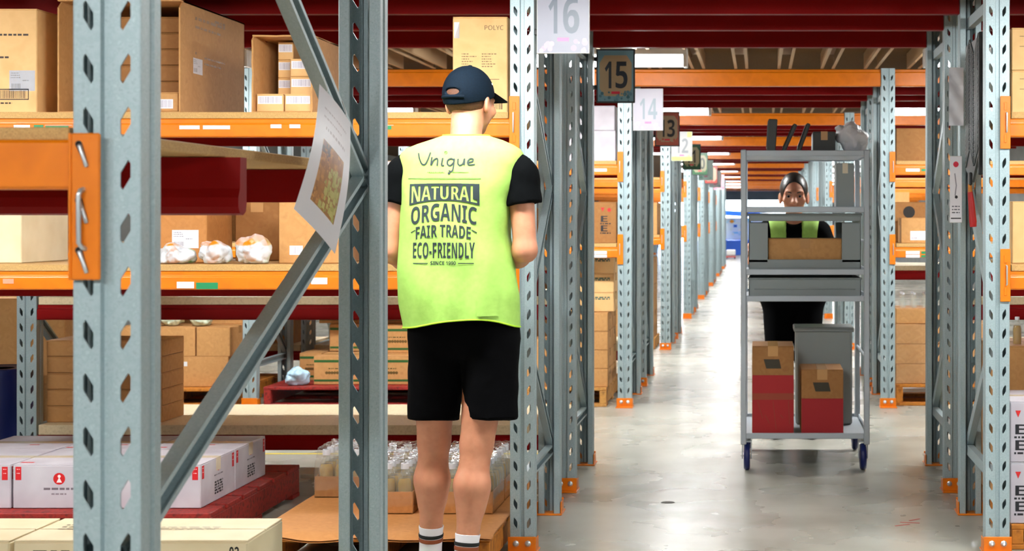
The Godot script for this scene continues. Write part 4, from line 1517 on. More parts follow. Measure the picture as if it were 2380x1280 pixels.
# things hung on the frame across the aisle
func frame_side_items() -> void:
	var t := thing("rubber_mat", "dark grey ribbed rubber mat hanging on the frame across the aisle", "mat", Vector3(0.850, 1.38, -6.16))
	var b := MB.new()
	var pr := PackedVector2Array([Vector2(-0.20, 0.12), Vector2(0.0, 0.0), Vector2(0.19, 0.06), Vector2(0.19, 0.56), Vector2(-0.20, 0.56)])
	b.ext(pr, Transform3D(Basis(Vector3(0, 0, -1), Vector3.UP, Vector3(1, 0, 0)), Vector3(-0.006, 0, 0)), 0.01)
	part(t, "mat_sheet", b.mesh(), mat("mat rubber", Color(0.20, 0.24, 0.25), 0.38))
	b = MB.new()
	for i in 26:
		var y := 0.10 + i * 0.0175
		for k in 3:
			var z0 := -0.19 + k * 0.125
			b.box(Vector3(-0.008, y, -(z0 + 0.06)), Vector3(0.004, 0.007, 0.13), 0.001, Basis(Vector3.RIGHT, -0.55 if k % 2 == 0 else 0.55))
	part(t, "rib", b.mesh(), M["mat rubber"])
	b = MB.new()
	b.box(Vector3(0.0, 0.30, 0.205), Vector3(0.02, 0.55, 0.02), 0.004)
	part(t, "edge_strip", b.mesh(), M["black plastic"])
	t = thing("hand_brush", "small hand brush with a red handle hanging below the rubber mat", "brush", Vector3(0.812, 1.205, -5.98), "", 0.0)
	b = MB.new()
	b.tube([Vector3(0.012, 0.0, 0.0), Vector3(0.011, 0.02, 0.0), Vector3(0.004, 0.10, 0.0), Vector3(0, 0.135, 0.0)], [0.013, 0.015, 0.012, 0.010], 10)
	part(t, "handle", b.mesh(), M["bright red plastic"])
	b = MB.new()
	b.tube([Vector3(0, 0.135, 0), Vector3(-0.001, 0.165, 0)], [0.009, 0.007], 8)
	part(t, "ferrule", b.mesh(), M["pallet yellow"])
	b = MB.new()
	b.box(Vector3(0, 0.185, 0), Vector3(0.012, 0.05, 0.05), 0.004)
	part(t, "bristles", b.mesh(), M["black plastic"])
	t = thing("info_strip", "narrow white printed strip tied to the rear upright across the aisle", "notice", Vector3(0.81, 1.22, -6.40))
	part(t, "strip", boxm(Vector3(0.05, 0.275, 0.003), 0.001), M["white enamel"], Vector3(0, 0.137, 0))
	var im := blank(64, 340, Color(0.90, 0.90, 0.93))
	var rng := RandomNumberGenerator.new()
	rng.seed = 3
	disc(im, Vector2(32, 40), 15, Color(0.85, 0.20, 0.30))
	stroke(im, [Vector2(26, 90), Vector2(34, 150), Vector2(28, 200)], 6, Color(0.55, 0.55, 0.6))
	disc(im, Vector2(34, 210), 8, Color(0.15, 0.15, 0.18))
	for i in 3:
		greek(im, 10, 256 + i * 16, 44, 6, Color(0.4, 0.4, 0.45), rng)
	rect(im, 4, 318, 56, 6, Color(0.15, 0.16, 0.17))
	sheet(t, "print", 0.048, 0.27, print_mat("strip print", im), Vector3(0, 0.137, 0.0016))
	t = thing("plastic_sleeve", "crumpled clear plastic sleeve with papers on the rear upright across the aisle", "sleeve", Vector3(0.812, 1.62, -6.405))
	b = MB.new()
	var rows := []
	for i in 15:
		var row := []
		for k in 5:
			row.append(Vector3(-0.03 + 0.015 * k, 0.24 * i / 14.0, 0.006 * sin(i * 0.9 + k * 1.1) * sin(k * 0.78) + 0.003 * sin(i * 2.3) + 0.004))
		rows.append(row)
	b.grid(rows, false)
	var sm := mat("sleeve plastic", Color(0.86, 0.86, 0.89), 0.15)
	sm.cull_mode = BaseMaterial3D.CULL_DISABLED
	part(t, "sleeve", b.mesh(), sm)

# ---------------------------------------------------------------- goods in the row of sign fourteen
func second_row_goods() -> void:
	var D := ROW0 + PITCH
	var Y1 := LEVEL_ONE + 0.0245
	var Y2 := 1.58 + 0.0245
	var c: Node3D
	# next to the aisle
	carton(-1.30, -0.945, Y2, 0.20, D + 0.06, 0.4, "white carton, lower of the pair on the head-high shelf by sign fifteen", "white cartons by sign fifteen", "white board")
	carton(-1.30, -0.95, Y2 + 0.2015, 0.16, D + 0.06, 0.4, "white carton, upper of the pair on the head-high shelf by sign fifteen", "white cartons by sign fifteen", "white board")
	c = carton(-1.25, -0.94, Y1, 0.27, D + 0.08, 0.45, "brown carton with dark care marks on the waist-high shelf below sign fifteen", "", "cardboard dull")
	on_front(c, "print", "print care marks", 0.78, 0.55, 0.1, 0.2)
	pallet(-2.05, -1.0, D + 0.03, D + 0.95, 0.125, "pallet wood", "wooden pallet under the tan cartons by the aisle")
	for r in 4:
		for k in 2:
			for j in 2:
				carton(-1.36 + k * 0.185 - 0.0, -1.18 + k * 0.185, 0.126 + r * 0.1215, 0.12, D + 0.06 + j * 0.31, 0.30, "small tan carton in the block on the aisle pallet", "tan cartons on the aisle pallet", "cardboard", true, true)
	for r in 3:
		for k in 2:
			c = carton(-1.33 + k * 0.185, -1.15 + k * 0.185, 0.6125 + r * 0.126, 0.125, D + 0.16, 0.3, "tan carton with teal lettering stacked under the waist-high beam", "cartons with teal lettering", "cardboard pale")
			on_front(c, "print", "print teal", 0.55, 0.72, 0.12, 0.025)
	carton(-1.62, -1.40, 0.126, 0.3, D + 0.08, 0.4, "plain tan carton next to the small carton block", "", "cardboard")
	# red pallet with green-banded cartons, seen under the shelves of sign sixteen
	pallet(-3.24, -2.1, D + 0.03, D + 1.0, 0.13, "pallet red", "red pallet carrying green-banded cartons")
	var spots := [[-2.95, -2.64, 0, 10.24], [-2.63, -2.32, 0, 10.24], [-2.31, -2.0, 0, 10.24], [-3.12, -2.97, 0, 10.5], [-2.95, -2.64, 1, 10.62], [-2.63, -2.32, 1, 10.5], [-2.31, -2.12, 1, 10.5], [-3.05, -2.78, 2, 10.72], [-2.6, -2.3, 2, 10.72]]
	for q in spots:
		c = carton(q[0], q[1], 0.131 + q[2] * 0.186, 0.185, q[3], 0.36, "tan fruit carton with green bands on the red pallet, %s layer" % ["bottom", "middle", "top"][q[2]], "green-banded cartons", "cardboard")
		on_front(c, "print", "print green bands", 0.5, 0.5, (q[1] - q[0]) * 0.98, 0.17)
	bag(Vector3(-3.045, 0.131, -10.20), Vector3(0.15, 0.13, 0.09), mat("blue wrapper", Color(0.72, 0.86, 0.95), 0.25), "small pale blue bag leaning on the green-banded cartons", "", 12)
	# inner bay: tan cartons with clear bags on top
	pallet(-4.3, -3.42, D + 0.03, D + 1.0, 0.12, "pallet yellow", "yellowed pallet in the inner bay under tan cartons")
	for q in [[-4.16, -3.50, 0.121, 0.20], [-3.98, -3.72, 0.3215, 0.19], [-3.71, -3.49, 0.3215, 0.19], [-4.25, -3.99, 0.3215, 0.19]]:
		c = carton(q[0], q[1], q[2], q[3], 10.2, 0.4, "tan carton in the inner bay stack, %s" % ("wide one at the bottom" if q[2] < 0.2 else "upper layer"), "tan cartons in the inner bay", "cardboard")
		if q[2] < 0.2:
			sheet(c, "label", 0.06, 0.03, M["paper white"], Vector3(0.03, 0.15, 0.2))
	carton(-3.75, -3.44, 0.512, 0.2, 10.5, 0.3, "brown carton behind the clear bags", "", "cardboard")
	var cm := mat("pale bag film", Color(0.84, 0.90, 0.82), 0.2)
	bag(Vector3(-3.92, 0.515, -10.33), Vector3(0.15, 0.10, 0.14), cm, "clear bag of pale goods, flatter of two on the inner cartons", "clear bags on the inner cartons", 15)
	bag(Vector3(-3.725, 0.515, -10.33), Vector3(0.17, 0.11, 0.14), cm, "clear bag of pale goods, fuller of two on the inner cartons", "clear bags on the inner cartons", 17)
	# cartons added in the back rack to block light from behind
	for q in [[-4.62, -4.10], [-4.08, -3.45], [-3.18, -2.72], [-2.70, -2.24], [-2.22, -1.76], [-1.74, -1.28]]:
		for r in 2:
			carton(q[0], q[1], 0.302 + r * 0.5805 , 0.42, D + BACK + 0.12, 0.5, "added light-blocking carton on the %s back shelf beside sign fourteen" % ["ankle-high", "thigh-high"][r], "added cartons in the back rack", "cardboard")
	# across the aisle
	carton(0.895, 1.25, Y2, 0.215, D + 0.08, 0.4, "brown carton on the head-high shelf opposite sign fourteen", "", "cardboard dull")
	for i in 2:
		c = carton(0.89, 1.2, Y1 + i * 0.136, 0.135, D + 0.32, 0.4, "brown carton with a black disc, %s of two opposite sign fourteen" % ["lower", "upper"][i], "black disc cartons", "cardboard dull")
		on_front(c, "print", "print black disc", 0.36, 0.5, 0.085, 0.085)
	c = carton(0.925, 1.2, Y1, 0.165, D + 0.06, 0.24, "tan carton with white label before the black disc cartons", "", "cardboard")
	on_front(c, "label", "label address", 0.4, 0.3, 0.1, 0.06)
	pallet(0.893, 1.85, D + 0.09, D + 0.70, 0.14, "pallet yellow", "wooden pallet under film-wrapped cartons across the aisle")
	for r in 3:
		for k in 2:
			c = carton(0.895 + k * 0.36, 1.25 + k * 0.36, 0.141 + r * 0.131, 0.13, D + 0.12, 0.4, "tan carton under stretch film on the pallet opposite sign fourteen", "film-wrapped cartons opposite sign fourteen", "cardboard")
	var t := thing("stretch_film", "loose clear stretch film round the pallet of cartons", "film", Vector3(1.2525, 0.145, -D - 0.32))
	var b := MB.new()
	var rows := []
	for i in 9:
		var row := []
		for k in 40:
			var an := TAU * k / 40.0
			var sx := clampf(cos(an) * 1.6, -1, 1) * 0.3635
			var sz := clampf(sin(an) * 1.6, -1, 1) * 0.206
			row.append(Vector3(sx, 0.39 * i / 8.0, sz) * Vector3(1.004 + 0.003 * sin(k * 2.3 + i), 1, 1.012 + 0.012 * sin(k * 1.7 + i * 2.0)))
		rows.append(row)
	b.grid(rows, true)
	part(t, "film", b.mesh(), M["clear film"])
	c = carton(0.90, 1.3, 0.5345, 0.10, D + 0.14, 0.36, "brown tray carton on the film-wrapped cartons", "", "cardboard")
	for i in 4:
		for k in 3:
			var bt := thing("oil_bottle", "small white-capped bottle standing on the tray carton opposite sign fourteen", "bottle", Vector3(0.95 + i * 0.075, 0.6375, -D - 0.18 - k * 0.08), "bottles opposite sign fourteen")
			bt.scale = Vector3.ONE * 0.55
			part(bt, "bottle_shell", cache["bottle"], M["clear bottle"])
			part(bt, "cap", cache["cap"], M["white cap"])
	# a few cartons in the rows behind
	D += PITCH
	carton(-1.35, -0.96, Y1, 0.3, D + 0.06, 0.5, "brown carton on the waist-high shelf by sign twelve", "", "cardboard")
	for i in 3:
		carton(-1.40, -1.0, 0.1 + i * 0.25, 0.249, D + 0.08, 0.6, "tan carton stacked at floor level by sign twelve", "cartons by sign twelve", "cardboard")
	pallet(-1.45, -0.98, D + 0.05, D + 0.72, 0.099, "pallet wood", "wooden pallet by sign twelve")
	for i in 2:
		carton(0.96, 1.4, Y1 + i * 0.2, 0.199, D + 0.08, 0.4, "tan carton on the waist-high shelf opposite sign twelve", "cartons opposite sign twelve", "cardboard")

# ---------------------------------------------------------------- the bright end of the aisle
func far_end() -> void:
	var sc := thing("floor_scrap", "small dark oval scrap lying flat on the concrete", "scrap", Vector3(-0.40, 0.0, -6.74))
	var sb := MB.new()
	sb.lathe([Vector2(0, 0.004), Vector2(0.022, 0.003), Vector2(0.026, 0.0005)], 16, Transform3D(Basis.from_scale(Vector3(1.2, 1, 0.9)), Vector3.ZERO))
	part(sc, "scrap", sb.mesh(), mat("scrap brown", Color(0.30, 0.28, 0.24), 0.7))
	var t := thing("display_stand", "blue and white display stand at the bright end of the aisle", "stand", Vector3(-0.2, 0, -48.3))
	var b := MB.new()
	b.box(Vector3(0, 0.25, 0), Vector3(1.75, 0.48, 0.6), 0.02)
	part(t, "counter", b.mesh(), mat("stand blue", Color(0.02, 0.36, 0.86), 0.4))
	var im := blank(128, 64, Color(0.88, 0.95, 0.97))
	var rng := RandomNumberGenerator.new()
	rng.seed = 6
	for i in 40:
		var cc := Color(0.55, 0.85, 0.95).lerp(Color(0.96, 0.96, 0.90), rng.randf())
		rect(im, rng.randf_range(0, 120), rng.randf_range(0, 58), rng.randf_range(4, 14), rng.randf_range(4, 12), cc)
	disc(im, Vector2(14, 10), 5, Color(0.95, 0.6, 0.1))
	rect(im, 18, 20, 8, 8, Color(0.1, 0.45, 0.85))
	part(t, "panel", boxm(Vector3(1.75, 0.68, 0.05), 0.005), M["white enamel"], Vector3(0, 0.83, -0.2))
	sheet(t, "panel_print", 1.73, 0.66, print_mat("stand print", im), Vector3(0, 0.83, -0.174))
	b = MB.new()
	b.box(Vector3(0, 0, 0), Vector3(1.8, 0.16, 0.3), 0.01, Basis(Vector3(0, 0, 1), -0.06))
	part(t, "header", b.mesh(), M["stand blue"], Vector3(0, 1.27, -0.1))
	t = thing("low_cart", "low white cart with a red rail at the far end of the aisle", "cart", Vector3(-0.83, 0, -44.5))
	part(t, "tub", boxm(Vector3(0.26, 0.16, 0.5), 0.02), M["white enamel"], Vector3(0, 0.18, 0))
	part(t, "rail", boxm(Vector3(0.28, 0.035, 0.52), 0.008), mat("rail red", Color(0.75, 0.22, 0.14), 0.4), Vector3(0, 0.06, 0))
	for s in [-1.0, 1.0]:
		part(t, "wheel", boxm(Vector3(0.03, 0.045, 0.06), 0.012), M["black plastic"], Vector3(s * 0.11, 0.0225, 0.2))
		part(t, "wheel", boxm(Vector3(0.03, 0.045, 0.06), 0.012), M["black plastic"], Vector3(s * 0.11, 0.0225, -0.2))

# ---------------------------------------------------------------- the trolley
func square_post(h: float, w := 0.028) -> ArrayMesh:
	return boxm(Vector3(w, h, w), 0.004)

func trolley() -> void:
	var cx := 0.2215
	var d0 := 7.56
	var dp := 0.76
	var t := thing("picking_trolley", "tall grey shelf trolley on blue wheels being pushed down the aisle", "trolley", Vector3(cx, 0, -d0 - dp / 2))
	var hw := 0.315
	for sx in [-1.0, 1.0]:
		for sz in [-1.0, 1.0]:
			part(t, "post", square_post(1.44), M["grey steel"], Vector3(sx * (hw - 0.014), 0.13 + 0.72, sz * (dp / 2 - 0.014)))
	for y in [1.545, 1.27, 0.965, 0.835, 0.165]:
		var b := MB.new()
		b.box(Vector3(0, 0.004, 0), Vector3(hw * 2 - 0.03, 0.006, dp - 0.03))
		for s in [-1.0, 1.0]:
			b.box(Vector3(0, 0.008, s * (dp / 2 - 0.006)), Vector3(hw * 2 - 0.056, 0.028, 0.008), 0.002)
			b.box(Vector3(s * (hw - 0.006), 0.008, 0), Vector3(0.008, 0.028, dp - 0.056), 0.002)
		part(t, "shelf", b.mesh(), M["grey steel"], Vector3(0, y, 0))
	# side rails
	for sx in [-1.0, 1.0]:
		for y in [0.55, 1.12]:
			var b := MB.new()
			b.tube([Vector3(0, 0, -dp / 2 + 0.02), Vector3(0, 0, dp / 2 - 0.02)], 0.008, 8)
			part(t, "side_rail", b.mesh(), M["grey steel"], Vector3(sx * (hw - 0.014), y, 0))
	var hb := MB.new()
	hb.tube([Vector3(-hw + 0.014, 1.045, -dp / 2), Vector3(-hw + 0.014, 1.045, -dp / 2 - 0.10), Vector3(-hw + 0.06, 1.045, -dp / 2 - 0.13), Vector3(hw - 0.06, 1.045, -dp / 2 - 0.13), Vector3(hw - 0.014, 1.045, -dp / 2 - 0.10), Vector3(hw - 0.014, 1.045, -dp / 2)], 0.010, 10)
	part(t, "push_handle", hb.mesh(), M["grey steel"])
	for sx in [-1.0, 1.0]:
		for sz in [-1.0, 1.0]:
			var b := MB.new()
			for k in [-1.0, 1.0]:
				b.box(Vector3(k * 0.022, 0.10, 0.0), Vector3(0.004, 0.085, 0.035), 0.001)
			b.box(Vector3(0, 0.142, 0), Vector3(0.05, 0.008, 0.05), 0.002)
			b.tube([Vector3(0, 0.14, 0), Vector3(0, 0.17, 0)], 0.014, 10)
			var fk := part(t, "caster", b.mesh(), M["zinc bright"], Vector3(sx * (hw - 0.03), 0, sz * (dp / 2 - 0.05)))
			b = MB.new()
			b.lathe([Vector2(0, -0.012), Vector2(0.03, -0.012), Vector2(0.034, -0.015), Vector2(0.058, -0.015), Vector2(0.065, -0.009), Vector2(0.066, 0.0), Vector2(0.065, 0.009), Vector2(0.058, 0.015), Vector2(0.034, 0.015), Vector2(0.03, 0.012), Vector2(0, 0.012)], 24, Transform3D(Basis(Vector3(0, 0, 1), PI / 2), Vector3.ZERO))
			part(fk, "wheel", b.mesh(), M["blue rubber"], Vector3(0, 0.066, 0.0))
	# grey crate with a picking window
	var c := thing("picking_crate", "grey plastic crate with a wide front window on the trolley", "crate", Vector3(cx, 0.9725, -d0 - dp / 2))
	var b := MB.new()
	var w := 0.552
	var h := 0.285
	var q := 0.64
	var k := 0.006
	b.box(Vector3(0, k / 2, 0), Vector3(w, k, q))
	for s in [-1.0, 1.0]:
		b.box(Vector3(s * (w / 2 - k / 2), h / 2, 0), Vector3(k, h, q), 0.002)
		var z: float = s * (q / 2 - k / 2)
		b.box(Vector3(0, 0.03, z), Vector3(w, 0.06, k), 0.002)
		b.box(Vector3(0, h - 0.018, z), Vector3(w, 0.036, k), 0.002)
		for s2 in [-1.0, 1.0]:
			b.box(Vector3(s2 * (w / 2 - 0.047), h / 2, z), Vector3(0.094, h - 0.09, k), 0.002)
	part(c, "crate_shell", b.mesh(), M["grey plastic"])
	b = MB.new()
	b.box(Vector3(0, h - 0.004, q / 2 + 0.004), Vector3(w + 0.012, 0.012, 0.012), 0.003)
	b.box(Vector3(0, 0.012, q / 2 + 0.003), Vector3(w, 0.014, 0.008), 0.003)
	part(c, "rim", b.mesh(), M["grey plastic"])
	carton(cx - 0.18, cx + 0.185, 0.979, 0.155, 7.66, 0.28, "tan carton inside the grey window crate", "", "cardboard", false)
	c = thing("shallow_crate", "shallow grey crate on the trolley's middle shelf", "crate", Vector3(cx, 0.8425, -d0 - dp / 2))
	b = MB.new()
	b.box(Vector3(0, k / 2, 0), Vector3(w, k, q))
	for s in [-1.0, 1.0]:
		b.box(Vector3(s * (w / 2 - k / 2), 0.05, 0), Vector3(k, 0.1, q), 0.002)
		b.box(Vector3(0, 0.05, s * (q / 2 - k / 2)), Vector3(w, 0.1, k), 0.002)
		b.box(Vector3(0, 0.096, s * q / 2), Vector3(w + 0.01, 0.01, 0.014), 0.003)
		b.box(Vector3(0, 0.045, s * q / 2), Vector3(w * 0.9, 0.006, 0.008), 0.002)
	part(c, "crate_shell", b.mesh(), M["grey plastic"])
	# lower deck: two kraft cartons with red print, a grey crate behind
	var im := blank(160, 320)
	rect(im, 0, 104, 160, 216, Color(0.64, 0.04, 0.07))
	rect(im, 0, 170, 160, 24, Color(0.58, 0.22, 0.12))
	for i in 5:
		stroke(im, [Vector2(20 + i * 30, 200 + (i % 2) * 50), Vector2(40 + i * 26, 260 + (i % 3) * 20)], 3, Color(0.58, 0.18, 0.10))
	fill_tri(im, Vector2(44, 46), Vector2(104, 46), Vector2(112, 80), Color(0.20, 0.17, 0.10))
	fill_tri(im, Vector2(44, 46), Vector2(112, 80), Vector2(54, 80), Color(0.20, 0.17, 0.10))
	print_mat("red carton print", im, true)
	im = blank(160, 240)
	rect(im, 0, 106, 160, 134, Color(0.62, 0.02, 0.07))
	fill_tri(im, Vector2(44, 46), Vector2(104, 46), Vector2(112, 80), Color(0.20, 0.17, 0.10))
	fill_tri(im, Vector2(44, 46), Vector2(112, 80), Vector2(54, 80), Color(0.20, 0.17, 0.10))
	print_mat("red carton print low", im, true)
	c = carton(-0.038, 0.167, 0.173, 0.435, 7.60, 0.3, "taller kraft carton with red print on the trolley's lower deck", "red-printed cartons on the trolley", "cardboard dull", false)
	on_front(c, "print", "red carton print", 0.5, 0.5, 0.203, 0.43)
	c = carton(0.203, 0.41, 0.173, 0.32, 7.60, 0.3, "shorter kraft carton with red print on the trolley's lower deck", "red-printed cartons on the trolley", "cardboard dull", false)
	on_front(c, "print", "red carton print low", 0.5, 0.5, 0.205, 0.315)
	c = thing("grey_tote", "plain grey tote standing behind the red-printed cartons", "crate", Vector3(0.33, 0.173, -8.08))
	b = MB.new()
	b.box(Vector3(0, 0.25, 0), Vector3(0.29, 0.5, 0.24), 0.01)
	b.box(Vector3(0, 0.49, 0), Vector3(0.31, 0.025, 0.26), 0.005)
	part(c, "tote_shell", b.mesh(), M["grey plastic"])
	# on the upper shelves
	for g in [[0.055, 0.165, -0.06, 0.045], [0.115, 0.15, -0.42, 0.020], [0.19, 0.15, -0.35, 0.020]]:
		c = thing("bin_lid", "dark grey bin lid propped on edge on the trolley's top shelf", "lid", Vector3(g[0], 1.5565, -7.72), "bin lids on the trolley")
		b = MB.new()
		var bs := Basis(Vector3(0, 0, 1), g[2])
		var hgt: float = g[1]
		var th: float = g[3]
		var lift := 0.5 * th * absf(sin(g[2])) + 0.001
		b.box(bs * Vector3(0, hgt / 2, 0) + Vector3(0, lift, 0), Vector3(th, hgt, 0.20), 0.004, bs)
		b.box(bs * Vector3(-th * 0.5, hgt * 0.55, 0) + Vector3(0, lift, 0), Vector3(0.006, hgt * 0.8, 0.17), 0.002, bs)
		part(c, "lid_shell", b.mesh(), M["dark grey plastic"])
	carton(0.262, 0.372, 1.5565, 0.105, 7.62, 0.25, "dark grey box between the lids and the white bag", "", "cardboard dull", false)
	M["white bag film"] = mat("white bag film", Color(0.92, 0.92, 0.94), 0.45)
	bag(Vector3(0.46, 1.5605, -7.76), Vector3(0.132, 0.165, 0.22), M["white bag film"], "white plastic bag on the trolley's top shelf", "", 21)
	carton(0.375, 0.465, 1.281, 0.225, 7.62, 0.2, "narrow grey box on the trolley's second shelf", "", "white board", false)
	for ch in get_children():
		if ch.name.begins_with("carton") and str(ch.get_meta("label")).begins_with("narrow grey box"):
			ch.get_node("body").material_override = M["grey plastic"]
		if ch.name.begins_with("carton") and str(ch.get_meta("label")).begins_with("dark grey box"):
			ch.get_node("body").material_override = M["dark grey plastic"]

# ---------------------------------------------------------------- people
func hand(f: Field, wrist: Vector3, fw: Vector3, pn: Vector3, curl: float) -> void:
	fw = fw.normalized()
	var sd := fw.cross(pn).normalized()   # towards the little finger
	pn = sd.cross(fw).normalized()
	for i in 4:
		var s := (i - 1.5) * 0.019
		f.cap(wrist + fw * 0.01 + sd * s * 0.7, wrist + fw * 0.082 + sd * s, 0.013, 0.0115, 0.012)
	var lens := [0.042, 0.047, 0.043, 0.034]
	for i in 4:
		var p := wrist + fw * 0.084 + sd * (i - 1.5) * 0.0205
		var a := 0.35 * curl
		var l: float = lens[i]
		for k in 3:
			a += curl * [0.0, 0.75, 0.6][k]
			var dir := fw * cos(a) + pn * sin(a)
			var e: Vector3 = p + dir * l * [1.0, 0.68, 0.5][k]
			f.cap(p, e, 0.0095 - k * 0.0008, 0.009 - k * 0.0008, 0.004)
			p = e
	var th := wrist + fw * 0.028 - sd * 0.026
	var e1 := th + (fw * 0.6 - sd * 0.7 + pn * 0.35 * curl).normalized() * 0.042
	f.cap(th, e1, 0.014, 0.0105, 0.01)
	f.cap(e1, e1 + (fw * 0.85 - sd * 0.2 + pn * 0.5 * curl).normalized() * 0.032, 0.0105, 0.009, 0.004)

# head looking along -z of the basis, origin between the ears
func head(f: Field, o: Vector3, bs: Basis, slim := 1.0) -> void:
	f.ell(o + bs * Vector3(0, 0.035, 0.012), Vector3(0.076 * slim, 0.092, 0.097), 0.02, bs)
	f.ell(o + bs * Vector3(0, -0.035, -0.032), Vector3(0.062 * slim, 0.068, 0.066), 0.03, bs)
	f.ell(o + bs * Vector3(0, -0.092, -0.066), Vector3(0.024, 0.018, 0.022), 0.025, bs)
	f.cap(o + bs * Vector3(0, 0.002, -0.090), o + bs * Vector3(0, -0.030, -0.110), 0.008, 0.013, 0.012)
	f.cap(o + bs * Vector3(-0.013, -0.034, -0.098), o + bs * Vector3(0.013, -0.034, -0.098), 0.008, 0.008, 0.008)
	f.cap(o + bs * Vector3(-0.045, 0.020, -0.078), o + bs * Vector3(0.045, 0.020, -0.078), 0.010, 0.010, 0.015)
	f.cap(o + bs * Vector3(-0.020, -0.062, -0.088), o + bs * Vector3(0.020, -0.062, -0.088), 0.007, 0.007, 0.008)
	for s in [-1.0, 1.0]:
		f.ell(o + bs * Vector3(s * 0.040, -0.022, -0.076), Vector3(0.024, 0.022, 0.018), 0.02, bs)
		f.ell(o + bs * Vector3(s * 0.032, 0.002, -0.096), Vector3(0.018, 0.011, 0.014), 0.008, bs, true)
		f.ell(o + bs * Vector3(s * 0.082 * slim, -0.008, 0.008), Vector3(0.010, 0.033, 0.020), 0.008, bs * Basis(Vector3(0, 1, 0), s * 0.35))
		f.ell(o + bs * Vector3(s * 0.093 * slim, -0.004, 0.002), Vector3(0.006, 0.018, 0.010), 0.005, bs, true)

func face_parts(t: Node3D, o: Vector3, bs: Basis, brow: Material, lips: Material) -> void:
	var e := MB.new()
	e.lathe([Vector2(0, -0.0115), Vector2(0.006, -0.0098), Vector2(0.0098, -0.006), Vector2(0.0115, 0), Vector2(0.0098, 0.006), Vector2(0.006, 0.0098), Vector2(0, 0.0115)], 12)
	var em := e.mesh()
	e = MB.new()
	e.lathe([Vector2(0, 0.0014), Vector2(0.005, 0.001), Vector2(0.0066, 0)], 12, Transform3D(Basis(Vector3.RIGHT, -PI / 2), Vector3.ZERO))
	var im := e.mesh()
	for s in [-1.0, 1.0]:
		var ey := part(t, "eye", em, M["eye white"], o + bs * Vector3(s * 0.031, 0.001, -0.0770), bs)
		part(ey, "iris", im, M["iris"], Vector3(0, 0, -0.0112))
		var b := MB.new()
		b.tube([bs * Vector3(s * 0.015, 0.020, -0.0905), bs * Vector3(s * 0.030, 0.025, -0.0885), bs * Vector3(s * 0.047, 0.020, -0.079)], [0.003, 0.0035, 0.002], 6)
		part(t, "eyebrow", b.mesh(), brow, o)
	var l := MB.new()
	l.tube([bs * Vector3(-0.023, -0.061, -0.0885), bs * Vector3(-0.008, -0.058, -0.0955), bs * Vector3(0.008, -0.058, -0.0955), bs * Vector3(0.023, -0.061, -0.0885)], [0.002, 0.0045, 0.0045, 0.002], 8)
	l.tube([bs * Vector3(-0.020, -0.064, -0.0885), bs * Vector3(0, -0.067, -0.0955), bs * Vector3(0.020, -0.064, -0.0885)], [0.002, 0.005, 0.002], 8)
	part(t, "mouth", l.mesh(), lips, o)

func lerp_table(tb: Array, y: float) -> Array:
	for i in tb.size() - 1:
		var a: Array = tb[i]
		var b: Array = tb[i + 1]
		if y <= a[0] and y >= b[0]:
			var t: float = (a[0] - y) / maxf(1e-6, a[0] - b[0])
			t = t * t * (3.0 - 2.0 * t) * 0.35 + t * 0.65
			var r := []
			for k in a.size():
				r.append(lerpf(a[k], b[k], t))
			return r
	return tb[0] if y > tb[0][0] else tb[tb.size() - 1]

func fold(x: float, y: float, ph: float) -> float:
	var low := clampf((1.40 - y) / 0.45, 0.0, 1.0)
	return low * (0.006 * sin(x * 34.0 + y * 5.0 + ph) + 0.004 * sin(x * 61.0 - y * 11.0 + ph * 2.0)) + 0.0025 * sin(y * 28.0 + x * 17.0 + ph)

# ring table rows: height, left, right, front z, back z
func garment(tb: Array, rows: int, seg: int, p: float, y0: float, y1: float, hem: Callable, ph: float) -> Array:
	var out := []
	for i in rows:
		var v := float(i) / (rows - 1)
		var row := []
		for j in seg:
			var an := TAU * j / seg
			var c := cos(an)
			var s := sin(an)
			var yy := lerpf(y0, y1, v)
			yy += hem.call(c, s) * v * v
			var r := lerp_table(tb, clampf(yy, y1, y0))
			var x: float = (r[1] + r[2]) / 2 + (r[2] - r[1]) / 2 * signf(c) * pow(absf(c), 2.0 / p)
			var z: float = (r[3] + r[4]) / 2 + (r[4] - r[3]) / 2 * signf(s) * pow(absf(s), 2.0 / p)
			row.append(Vector3(x + fold(z, yy, ph + 2.0) * absf(c) * 0.6, yy, z + fold(x, yy, ph) * absf(s)))
		out.append(row)
	return out

